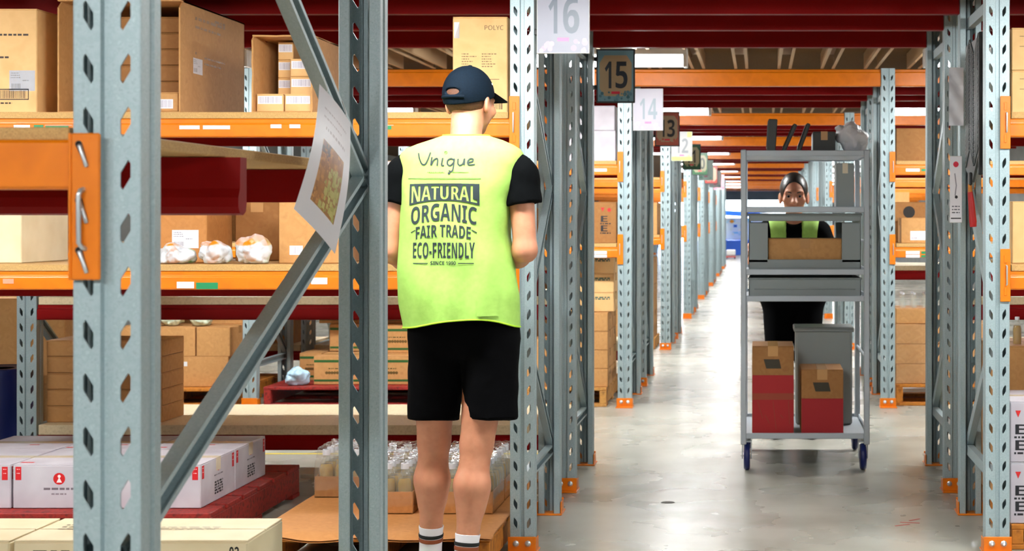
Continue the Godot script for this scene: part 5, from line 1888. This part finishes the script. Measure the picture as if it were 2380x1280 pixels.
func worker_with_cap() -> void:
	var skin := mat("skin", Color(0.77, 0.53, 0.41), 0.5, 0.0, noise_tex(0.02, [Color(0.93, 0.90, 0.88), Color(1, 1, 1)], 256, FastNoiseLite.TYPE_SIMPLEX, 4, 31), 5.0)
	skin.subsurf_scatter_enabled = true
	skin.subsurf_scatter_strength = 0.15
	mat("eye white", Color(0.66, 0.64, 0.62), 0.3)
	mat("iris", Color(0.12, 0.08, 0.05), 0.2)
	mat("brown hair", Color(0.36, 0.19, 0.07), 0.7, 0.0, noise_tex(0.08, [Color(0.6, 0.6, 0.6), Color(1, 1, 1)], 256, FastNoiseLite.TYPE_SIMPLEX, 3, 33), 6.0)
	mat("lips", Color(0.68, 0.38, 0.34), 0.4)
	var weave := noise_tex(0.05, [Color(0.7, 0.7, 0.7), Color(1, 1, 1)], 256, FastNoiseLite.TYPE_SIMPLEX, 4, 34)
	mat("navy cloth", Color(0.035, 0.085, 0.13), 0.85, 0.0, weave, 8.0)
	mat("black cloth", Color(0.018, 0.026, 0.032), 0.95, 0.0, weave, 8.0)
	mat("black shorts", Color(0.012, 0.012, 0.022), 0.95, 0.0, weave, 8.0)
	for c in ["navy cloth", "black cloth", "black shorts"]:
		M[c].metallic_specular = 0.2
	mat("lime mesh", Color(0.64, 0.81, 0.38), 0.75, 0.0, noise_tex(0.03, [Color(0.90, 0.92, 0.86), Color(1, 1, 1)], 256, FastNoiseLite.TYPE_SIMPLEX, 4, 35), 4.0)
	mat("lime piping", Color(0.66, 0.86, 0.16), 0.6)
	mat("sock white", Color(0.86, 0.85, 0.87), 0.85)
	mat("sock black", Color(0.03, 0.03, 0.04), 0.85)
	mat("sock orange", Color(0.50, 0.24, 0.10), 0.85)
	mat("shoe green", Color(0.15, 0.72, 0.20), 0.5)
	mat("shoe grey", Color(0.62, 0.62, 0.64), 0.6)
	var t := thing("person", "worker seen from behind in a lime printed vest, dark cap and black shorts", "person", Vector3(-0.983, 0, -5.12))
	# skin: one surface
	var f := Field.new(Vector3(-0.34, 0.02, -0.36), Vector3(0.34, 1.62, 0.20), 0.012)
	f.cap(Vector3(0, 0.95, 0), Vector3(0, 1.36, 0.01), 0.115, 0.13, 0.06, 0.8)
	f.cap(Vector3(-0.14, 1.40, 0.005), Vector3(0.15, 1.40, 0.005), 0.045, 0.045, 0.03)
	f.cap(Vector3(0.01, 1.44, 0.015), Vector3(0.012, 1.58, -0.01), 0.052, 0.050, 0.03)
	f.cap(Vector3(-0.06, 0.88, 0), Vector3(0.07, 0.88, 0), 0.095, 0.095, 0.03)
	var legs := [[Vector3(-0.09, 0.86, 0), Vector3(-0.105, 0.50, -0.055), Vector3(-0.128, 0.085, -0.10), -1.0], [Vector3(0.095, 0.86, 0), Vector3(0.052, 0.50, 0.025), Vector3(0.016, 0.085, 0.055), 1.0]]
	for l in legs:
		f.cap(l[0], l[1], 0.088, 0.054, 0.03)
		var mid: Vector3 = l[1].lerp(l[2], 0.33)
		f.cap(l[1], mid + Vector3(0, 0, 0.010), 0.050, 0.052, 0.02)
		f.cap(mid + Vector3(-0.012, 0.01, 0.014), mid + Vector3(-0.008, -0.07, 0.010), 0.042, 0.032, 0.03)
		f.cap(mid + Vector3(0.014, 0.0, 0.014), mid + Vector3(0.008, -0.06, 0.008), 0.040, 0.032, 0.03)
		f.cap(mid + Vector3(0, 0, 0.004), l[2], 0.047, 0.031, 0.03)
		f.cap(l[2] + Vector3(0, -0.02, 0.015), l[2] + Vector3(l[3] * 0.02, -0.045, -0.16), 0.034, 0.024, 0.02)
	var arms := [[Vector3(-0.185, 1.415, 0.005), Vector3(-0.238, 1.135, 0.02), Vector3(-0.130, 1.045, -0.20)], [Vector3(0.19, 1.415, 0.005), Vector3(0.212, 1.135, 0.03), Vector3(0.105, 1.08, -0.21)]]
	for a in arms:
		f.cap(a[0] + Vector3(0, -0.02, 0), a[1], 0.044, 0.038, 0.03)
		f.cap(a[1], a[1].lerp(a[2], 0.35), 0.038, 0.040, 0.02)
		f.cap(a[1].lerp(a[2], 0.35), a[2], 0.040, 0.027, 0.02)
	var b := MB.new()
	f.into(b)
	var hb := (Basis(Vector3.UP, -0.42) * Basis(Vector3.RIGHT, -0.08)).scaled(Vector3.ONE * 0.9)
	var ho := Vector3(0.018, 1.622, -0.030)
	f = Field.new(ho - Vector3(0.13, 0.15, 0.15), ho + Vector3(0.13, 0.15, 0.14), 0.005)
	head(f, ho, hb)
	f.cap(Vector3(0.012, 1.50, 0.008), ho + Vector3(0, -0.03, 0.015), 0.052, 0.049, 0.02)
	f.into(b)
	for i in 2:
		var w: Vector3 = arms[i][2]
		f = Field.new(w - Vector3(0.12, 0.12, 0.17), w + Vector3(0.12, 0.12, 0.05), 0.004)
		var fw := (Vector3(0.35 if i == 0 else -0.35, 0.05, -0.9)).normalized()
		f.cap(w - fw * 0.03, w + fw * 0.02, 0.026, 0.022, 0.01)
		hand(f, w, fw, Vector3(1.0 if i == 0 else -1.0, 0.3, 0), 0.7 if i == 0 else 0.7)
		f.into(b)
	part(t, "body", b.mesh(), skin)
	face_parts(t, ho, hb, M["brown hair"], M["lips"])
	# hair below the cap
	f = Field.new(ho - Vector3(0.12, 0.10, 0.14), ho + Vector3(0.12, 0.15, 0.14), 0.005)
	f.ell(ho + hb * Vector3(0, 0.026, 0.014), Vector3(0.080, 0.092, 0.099), 0.01, hb)
	f.clip(ho + hb * Vector3(0, -0.035, 0.09), hb * Vector3(0, -1, 0.12))
	f.clip(ho + hb * Vector3(0, 0, -0.035), hb * Vector3(0, 0.15, -1))
	b = MB.new()
	f.into(b)
	part(t, "hair", b.mesh(), M["brown hair"])
	# cap: crown with the opening above the strap, peak, button, eyelets
	f = Field.new(ho - Vector3(0.14, 0.06, 0.15), ho + Vector3(0.14, 0.17, 0.15), 0.005)
	f.ell(ho + hb * Vector3(0, 0.030, 0.010), Vector3(0.088, 0.107, 0.110), 0.01, hb)
	f.clip(ho + hb * Vector3(0, -0.020, 0.10), hb * Vector3(0, -1, -0.30))
	f.ell(ho + hb * Vector3(0, 0.027, 0.120), Vector3(0.036, 0.012, 0.022), 0.005, hb, true)
	b = MB.new()
	f.into(b)
	var cp := part(t, "cap", b.mesh(), M["navy cloth"])
	b = MB.new()
	for side in [0.0, 1.0]:
		var rows := []
		for i in 9:
			var row := []
			for j in 25:
				var an := lerpf(-1.05, 1.05, j / 24.0)
				var u := i / 8.0
				var rr := lerpf(0.085, 0.085 + 0.062 * pow(cos(an * 0.9), 0.7), u)
				var p := Vector3(sin(an) * rr * 1.0, 0.052 - 0.030 * u - 0.016 * sin(an) * sin(an) + 0.004 * side, -cos(an) * rr - 0.012)
				row.append(hb * p)
			rows.append(row)
		b.grid(rows, false, null, side == 1.0)
	part(cp, "peak", b.mesh(), M["navy cloth"], ho)
	b = MB.new()
	b.lathe([Vector2(0.008, 0), Vector2(0.007, 0.004), Vector2(0, 0.006)], 10)
	part(cp, "button", b.mesh(), M["navy cloth"], ho + hb * Vector3(0, 0.135, 0.008))
	for q in [0.55, 1.25]:
		b = MB.new()
		b.lathe([Vector2(0.004, 0), Vector2(0.004, 0.002), Vector2(0.002, 0.002)], 8)
		var dv := Vector3(sin(q), 0.0, -cos(q))
		part(cp, "eyelet", b.mesh(), M["zinc bright"], ho + hb * Vector3(dv.x * 0.0825, 0.072, dv.z * 0.101 + 0.008), hb * Basis(Quaternion(Vector3.UP, Vector3(dv.x, 0.4, dv.z).normalized())))
	b = MB.new()
	var strap := []
	for j in 13:
		var an := lerpf(-0.55, 0.55, j / 12.0)
		strap.append(hb * Vector3(sin(an) * 0.089, 0.008, cos(an) * 0.109 + 0.009))
	b.tube(strap, 0.006, 8)
	part(cp, "strap", b.mesh(), M["navy cloth"], ho)
	# black t-shirt: sleeves and collar showing round the vest
	for i in 2:
		b = MB.new()
		var a: Array = arms[i]
		var s := -1.0 if i == 0 else 1.0
		var lo: Vector3 = a[0].lerp(a[1], 0.5)
		f = Field.new(Vector3(minf(a[0].x, lo.x) - 0.12, 1.22, -0.12), Vector3(maxf(a[0].x, lo.x) + 0.12, 1.52, 0.12), 0.008)
		f.cap(a[0] + Vector3(-s * 0.03, -0.012, 0), a[0] + Vector3(s * 0.000, -0.035, 0), 0.058, 0.058, 0.03)
		f.cap(a[0] + Vector3(s * 0.000, -0.03, 0), lo + Vector3(s * 0.010, -0.05, 0.004), 0.058, 0.064, 0.03)
		var ax: Vector3 = (a[1] - a[0]).normalized()
		f.clip(lo + Vector3(0, 0.01, 0), ax + Vector3(s * 0.10, 0, 0))
		var nz := FastNoiseLite.new()
		nz.seed = 3
		nz.frequency = 7.0
		f.wobble(nz, 0.008)
		f.into(b)
		part(t, "shirt_sleeve", b.mesh(), M["black cloth"])
	# shorts
	f = Field.new(Vector3(-0.24, 0.52, -0.20), Vector3(0.25, 1.0, 0.20), 0.01)
	f.cap(Vector3(-0.065, 0.88, 0), Vector3(0.074, 0.88, 0), 0.113, 0.113, 0.04)
	f.cap(Vector3(-0.058, 0.98, 0), Vector3(0.050, 0.98, 0), 0.098, 0.098, 0.04)
	f.cap(Vector3(-0.080, 0.84, 0.0), Vector3(-0.100, 0.58, -0.035), 0.098, 0.080, 0.016)
	f.cap(Vector3(0.092, 0.84, 0.0), Vector3(0.090, 0.58, 0.015), 0.100, 0.084, 0.016)
	f.cap(Vector3(-0.105, 0.72, 0.0), Vector3(-0.112, 0.55, -0.03), 0.070, 0.078, 0.016)
	f.cap(Vector3(0.105, 0.72, 0.01), Vector3(0.110, 0.55, 0.02), 0.076, 0.082, 0.016)
	f.clip(Vector3(0, 0.572, 0), Vector3(0, -1, 0.10))
	f.clip(Vector3(0, 0.96, 0), Vector3(0, 1, 0))
	var sn := FastNoiseLite.new()
	sn.seed = 8
	sn.frequency = 5.0
	f.wobble(sn, 0.008)
	b = MB.new()
	f.into(b)
	part(t, "shorts", b.mesh(), M["black shorts"])
	# vest
	var tb := [[1.512, -0.062, 0.088, -0.055, 0.064], [1.497, -0.105, 0.135, -0.075, 0.080], [1.478, -0.160, 0.178, -0.088, 0.092], [1.462, -0.196, 0.200, -0.096, 0.100], [1.43, -0.206, 0.208, -0.110, 0.108], [1.37, -0.203, 0.192, -0.125, 0.118], [1.295, -0.200, 0.162, -0.130, 0.124], [1.18, -0.202, 0.155, -0.130, 0.128], [1.07, -0.212, 0.172, -0.135, 0.134], [0.98, -0.206, 0.188, -0.140, 0.140], [0.885, -0.190, 0.186, -0.140, 0.142]]
	var hem := func(c: float, s: float) -> float:
		return 0.016 * s + 0.012 * sin(c * 3.0 + 0.6) - 0.006
	var rows := garment(tb, 44, 72, 2.7, 1.512, 0.893, hem, 0.4)
	b = MB.new()
	b.grid(rows, true, null, false)
	var inner := []
	for r in rows:
		var row := []
		for p in r:
			row.append(Vector3(p.x * 0.988, p.y, p.z * 0.982))
		inner.append(row)
	b.grid(inner, true, null, true)
	var vest := part(t, "vest", b.mesh(), M["lime mesh"])
	b = MB.new()
	b.tube(rows[43], 0.003, 6, true)
	part(vest, "hem_piping", b.mesh(), M["lime piping"])
	b = MB.new()
	b.tube(rows[0], 0.003, 6, true)
	part(vest, "neck_piping", b.mesh(), M["lime piping"])
	# pocket at the hip
	b = MB.new()
	var pr := []
	for i in 7:
		var row := []
		for j in 9:
			var x := 0.075 + 0.062 * j / 8.0
			var y := 0.925 + 0.115 * i / 6.0
			var r := lerp_table(tb, y)
			var q: float = clampf(absf((x - (r[1] + r[2]) / 2) / ((r[2] - r[1]) / 2)), 0.0, 0.995)
			var pw := pow(1.0 - pow(q, 2.7), 1 / 2.7)
			row.append(Vector3(x, y, (r[3] + r[4]) / 2 + (r[4] - r[3]) / 2 * pw + fold(x, y, 0.4) * pw + 0.005))
		pr.append(row)
	b.grid(pr, false, null, true)
	part(vest, "pocket", b.mesh(), M["lime mesh"])
	# print on the back, laid on the cloth
	var im := vest_print()
	var pm := print_mat("vest print", im, true, 0.8)
	var g := []
	var uvs := []
	for i in 41:
		var row := []
		var ur := []
		for j in 31:
			var x := lerpf(-0.171, 0.155, j / 30.0)
			var y := lerpf(1.466, 1.005, i / 40.0)
			var r := lerp_table(tb, y)
			var q: float = absf((x - (r[1] + r[2]) / 2) / ((r[2] - r[1]) / 2))
			var z: float = (r[3] + r[4]) / 2 + (r[4] - r[3]) / 2 * pow(1.0 - pow(minf(q, 0.99), 2.7), 1 / 2.7)
			row.append(Vector3(x, y, z + fold(x, y, 0.4) * pow(1.0 - pow(minf(q, 0.99), 2.7), 1 / 2.7) + 0.0018))
			ur.append(Vector2(j / 30.0, i / 40.0))
		g.append(row)
		uvs.append(ur)
	b = MB.new()
	b.grid(g, false, uvs)
	part(vest, "back_print", b.mesh(), pm)
	# socks and shoes
	for l in legs:
		var an: Vector3 = l[2]
		var up: Vector3 = (l[1] - l[2]).normalized()
		var tf := Transform3D(Basis(Quaternion(Vector3.UP, up)), an)
		var prof := []
		for q in [[0.0, -0.03], [0.040, -0.03], [0.0385, 0.0], [0.0375, 0.05], [0.039, 0.10], [0.0415, 0.122], [0.040, 0.1235], [0.036, 0.118]]:
			prof.append(Vector2(q[0], q[1]))
		b = MB.new()
		b.lathe(prof, 24, tf)
		var so := part(t, "sock", b.mesh(), M["sock white"])
		b = MB.new()
		b.lathe([Vector2(0.0395, 0.086), Vector2(0.0412, 0.088), Vector2(0.0415, 0.096), Vector2(0.040, 0.098)], 24, tf)
		part(so, "stripe", b.mesh(), M["sock black"])
		b = MB.new()
		b.lathe([Vector2(0.0385, 0.070), Vector2(0.0402, 0.072), Vector2(0.0405, 0.082), Vector2(0.0395, 0.084)], 24, tf)
		part(so, "stripe", b.mesh(), M["sock orange"])
		f = Field.new(an + Vector3(-0.08, -0.09, -0.28), an + Vector3(0.08, 0.06, 0.11), 0.006)
		var out := Vector3(l[3] * 0.03, 0, 0)
		f.cap(an + Vector3(0, -0.035, 0.028), an + Vector3(0, 0.0, 0.020), 0.040, 0.036, 0.02)
		f.cap(an + Vector3(0, -0.045, 0.01), an + out + Vector3(0, -0.055, -0.17), 0.040, 0.036, 0.03)
		f.cap(an + out + Vector3(0, -0.055, -0.15), an + out * 1.3 + Vector3(0, -0.06, -0.20), 0.038, 0.030, 0.02)
		f.ell(an + Vector3(0, 0.05, 0.0), Vector3(0.034, 0.045, 0.036), 0.01, Basis(), true)
		f.clip(Vector3(0, 0.018, 0), Vector3(0, -1, 0))
		b = MB.new()
		f.into(b)
		var sh := part(t, "shoe", b.mesh(), M["black cloth"] if l[3] < 0 else M["shoe grey"])
		f = Field.new(Vector3(an.x - 0.09, -0.01, an.z - 0.28), Vector3(an.x + 0.09, 0.05, an.z + 0.11), 0.006)
		f.cap(Vector3(an.x, 0.022, an.z + 0.030), Vector3(an.x + out.x * 1.2, 0.022, an.z - 0.20), 0.044, 0.040, 0.02)
		f.clip(Vector3(0, 0.024, 0), Vector3(0, 1, 0))
		f.clip(Vector3(0, 0.002, 0), Vector3(0, -1, 0))
		b = MB.new()
		f.into(b)
		part(sh, "sole", b.mesh(), M["sock white"])
		b = MB.new()
		b.tube([an + Vector3(-0.036, 0.012, 0.015), an + Vector3(-0.024, 0.022, 0.048), an + Vector3(0, 0.034, 0.056), an + Vector3(0.024, 0.022, 0.048), an + Vector3(0.036, 0.010, 0.012)], 0.005, 8)
		part(sh, "heel_trim", b.mesh(), M["shoe green"] if l[3] < 0 else M["sock white"])

# what the vest says: handwriting over four lines of block type
func vest_print() -> Image:
	var im := blank(624, 960)
	var ink := Color(0.10, 0.16, 0.17)
	var soft := Color(0.32, 0.45, 0.20)
	var hand_lines := [
		[Vector2(100, 62), Vector2(108, 100), Vector2(124, 136), Vector2(144, 138), Vector2(160, 108), Vector2(174, 58)],
		[Vector2(186, 92), Vector2(182, 142), Vector2(196, 112), Vector2(214, 98), Vector2(222, 110), Vector2(220, 146)],
		[Vector2(252, 98), Vector2(248, 142), Vector2(258, 148)],
		[Vector2(322, 112), Vector2(304, 98), Vector2(284, 112), Vector2(284, 140), Vector2(302, 146), Vector2(320, 124), Vector2(322, 104), Vector2(318, 170), Vector2(308, 190), Vector2(296, 186)],
		[Vector2(346, 104), Vector2(346, 134), Vector2(358, 146), Vector2(376, 132), Vector2(384, 102), Vector2(384, 142)],
		[Vector2(408, 126), Vector2(432, 118), Vector2(434, 102), Vector2(416, 100), Vector2(404, 122), Vector2(412, 142), Vector2(444, 140)],
	]
	for l in hand_lines:
		var sm := []
		for i in l.size() - 1:
			for k in 5:
				var p0: Vector2 = l[maxi(i - 1, 0)]
				var p3: Vector2 = l[mini(i + 2, l.size() - 1)]
				sm.append((l[i] as Vector2).cubic_interpolate(l[i + 1], p0, p3, k / 5.0))
		sm.append(l[l.size() - 1])
		for i in sm.size():
			sm[i].x = 90.0 + (sm[i].x - 100.0) * 1.02
			sm[i].y = 30.0 + (sm[i].y - 58.0) * 0.95
		stroke(im, sm, 9, ink)
	disc(im, Vector2(262, 26), 10, soft)
	disc(im, Vector2(262, 26), 5, Color(0, 0, 0, 0))
	disc(im, Vector2(288, 168), 8, ink)
	greek(im, 150, 158, 110, 5, soft, RandomNumberGenerator.new()); rect(im, 310, 158, 100, 4, soft)
	rect(im, 24, 200, 460, 5, soft)
	# NATURAL knocked out of an arched block
	for x in range(36, 476):
		var u := (x - 256.0) / 220.0
		var bot := 352.0 + 34.0 * u * u
		var top := 236.0 + 4.0 * u * u
		var sl := 12.0
		var edge := minf(x - 36, 475 - x)
		if edge > -1:
			rect(im, x, top, 1, bot - top, ink)
	var arch := func(p: Vector2) -> Vector2:
		var u := (p.x - 256.0) / 220.0
		var k := (p.y - 250.0) / 92.0
		return Vector2(p.x, p.y + 30.0 * u * u * k)
	write(im, "NATURAL", Rect2(50, 250, 412, 92), Color(0, 0, 0, 0), "Droid Sans", 700, arch)
	var arch2 := func(p: Vector2) -> Vector2:
		var u := (p.x - 256.0) / 220.0
		return Vector2(p.x, p.y + 34.0 * u * u)
	write(im, "ORGANIC", Rect2(50, 370, 410, 118), ink, "Droid Sans", 700, arch2)
	write(im, "FAIR TRADE", Rect2(82, 512, 344, 84), ink, "Droid Sans", 700, func(p: Vector2) -> Vector2: return Vector2(p.x, p.y + 26.0 * pow((p.x - 256.0) / 220.0, 2)))
	stroke(im, [Vector2(52, 566), Vector2(76, 552)], 6, ink); stroke(im, [Vector2(434, 552), Vector2(458, 566)], 6, ink)
	write(im, "ECO-FRIENDLY", Rect2(64, 632, 386, 106), ink, "Droid Sans", 700)
	rect(im, 66, 770, 96, 6, ink); rect(im, 350, 770, 96, 6, ink)
	write(im, "SINCE 1990", Rect2(178, 758, 158, 26), ink, "Droid Sans", 700)
	return im

func worker_with_trolley() -> void:
	mat("dark hair", Color(0.10, 0.065, 0.045), 0.4, 0.0, M["brown hair"].albedo_texture, 6.0)
	var t := thing("person", "worker in a lime vest over a black shirt pushing the grey trolley", "person", Vector3(0.189, 0, -8.59))
	var f := Field.new(Vector3(-0.36, 0.02, -0.45), Vector3(0.36, 1.32, 0.26), 0.012)
	f.cap(Vector3(0, 0.86, -0.22), Vector3(0, 1.10, -0.07), 0.115, 0.115, 0.06, 0.85)
	f.cap(Vector3(-0.12, 1.165, -0.05), Vector3(0.12, 1.165, -0.05), 0.055, 0.055, 0.06)
	f.cap(Vector3(0, 1.17, -0.05), Vector3(0, 1.29, -0.01), 0.048, 0.045, 0.04)
	f.cap(Vector3(-0.08, 0.82, -0.24), Vector3(0.08, 0.82, -0.24), 0.11, 0.11, 0.05)
	for s in [-1.0, 1.0]:
		f.cap(Vector3(s * 0.08, 0.80, -0.24), Vector3(s * 0.085, 0.44, -0.20), 0.086, 0.056, 0.03)
		f.cap(Vector3(s * 0.085, 0.44, -0.20), Vector3(s * 0.09, 0.08, -0.27), 0.052, 0.034, 0.03)
		f.cap(Vector3(s * 0.09, 0.055, -0.26), Vector3(s * 0.10, 0.045, -0.10), 0.034, 0.026, 0.02)
		f.cap(Vector3(s * 0.155, 1.15, -0.05), Vector3(s * 0.235, 0.96, -0.06), 0.046, 0.036, 0.03)
		f.cap(Vector3(s * 0.235, 0.96, -0.06), Vector3(s * 0.215, 1.055, 0.09), 0.036, 0.025, 0.02)
	var b := MB.new()
	f.into(b)
	var hb := Basis(Vector3.UP, PI)
	var ho := Vector3(0, 1.352, -0.005)
	f = Field.new(ho - Vector3(0.13, 0.15, 0.15), ho + Vector3(0.13, 0.15, 0.15), 0.005)
	head(f, ho, hb, 0.92)
	f.cap(Vector3(0, 1.22, -0.04), ho + Vector3(0, -0.03, -0.02), 0.047, 0.045, 0.03)
	f.into(b)
	for s in [-1.0, 1.0]:
		var w := Vector3(s * 0.215, 1.068, 0.085)
		f = Field.new(w - Vector3(0.12, 0.12, 0.08), w + Vector3(0.12, 0.12, 0.20), 0.004)
		f.cap(w - Vector3(0, 0.01, 0.03), w + Vector3(0, 0.012, 0.012), 0.024, 0.020, 0.01)
		hand(f, w + Vector3(0, 0.014, 0.0), Vector3(0, 0.08, 1), Vector3(0, -1, 0), 0.95)
		f.into(b)
	part(t, "body", b.mesh(), M["skin"])
	face_parts(t, ho, hb, M["dark hair"], M["lips"])
	f = Field.new(ho - Vector3(0.12, 0.12, 0.16), ho + Vector3(0.12, 0.16, 0.14), 0.005)
	f.ell(ho + Vector3(0, 0.040, -0.016), Vector3(0.079, 0.098, 0.101), 0.01)
	f.ell(ho + Vector3(0, 0.06, -0.115), Vector3(0.035, 0.035, 0.03), 0.01)
	f.ell(ho + Vector3(0, -0.005, 0.085), Vector3(0.062, 0.082, 0.075), 0.012, Basis(), true)
	f.clip(ho + Vector3(0, -0.06, 0), Vector3(0, -1, 0))
	b = MB.new()
	f.into(b)
	part(t, "hair", b.mesh(), M["dark hair"])
	# black shirt with short sleeves, lime vest open at the front, dark trousers, shoes
	f = Field.new(Vector3(-0.33, 0.78, -0.42), Vector3(0.33, 1.26, 0.12), 0.01)
	f.cap(Vector3(0, 0.86, -0.22), Vector3(0, 1.10, -0.07), 0.128, 0.128, 0.06, 0.85)
	f.cap(Vector3(-0.13, 1.16, -0.05), Vector3(0.13, 1.16, -0.05), 0.066, 0.066, 0.06)
	for s in [-1.0, 1.0]:
		f.cap(Vector3(s * 0.15, 1.15, -0.05), Vector3(s * 0.205, 1.03, -0.055), 0.060, 0.056, 0.03)
	f.clip(Vector3(0, 0.80, -0.2), Vector3(0, -1, 0))
	b = MB.new()
	f.into(b)
	part(t, "shirt", b.mesh(), M["black cloth"])
	for s in [-1.0, 1.0]:
		f = Field.new(Vector3(-0.2, 0.78, -0.42), Vector3(0.2, 1.26, 0.12), 0.01)
		f.cap(Vector3(0, 0.86, -0.22), Vector3(0, 1.10, -0.07), 0.142, 0.140, 0.06, 0.85)
		f.cap(Vector3(-0.10, 1.165, -0.05), Vector3(0.10, 1.165, -0.05), 0.074, 0.074, 0.06)
		f.clip(Vector3(s * 0.042, 0, 0), Vector3(-s, 0, 0))
		f.clip(Vector3(s * 0.160, 0, 0), Vector3(s, 0.0, 0))
		f.clip(Vector3(0, 0.80, -0.2), Vector3(0, -1, 0))
		b = MB.new()
		f.into(b)
		part(t, "vest", b.mesh(), M["lime mesh"])
	f = Field.new(Vector3(-0.25, 0.06, -0.42), Vector3(0.25, 0.92, -0.02), 0.01)
	f.cap(Vector3(-0.08, 0.82, -0.24), Vector3(0.08, 0.82, -0.24), 0.122, 0.122, 0.05)
	for s in [-1.0, 1.0]:
		f.cap(Vector3(s * 0.08, 0.80, -0.24), Vector3(s * 0.085, 0.44, -0.20), 0.098, 0.070, 0.03)
		f.cap(Vector3(s * 0.085, 0.44, -0.20), Vector3(s * 0.09, 0.08, -0.27), 0.070, 0.058, 0.03)
	f.clip(Vector3(0, 0.09, 0), Vector3(0, -1, 0))
	b = MB.new()
	f.into(b)
	part(t, "trousers", b.mesh(), M["black shorts"])
	for s in [-1.0, 1.0]:
		f = Field.new(Vector3(s * 0.095 - 0.09, -0.01, -0.36), Vector3(s * 0.095 + 0.09, 0.13, 0.02), 0.008)
		f.cap(Vector3(s * 0.09, 0.05, -0.28), Vector3(s * 0.10, 0.045, -0.06), 0.046, 0.040, 0.02)
		f.clip(Vector3(0, 0.002, 0), Vector3(0, -1, 0))
		b = MB.new()
		f.into(b)
		part(t, "shoe", b.mesh(), M["black cloth"])
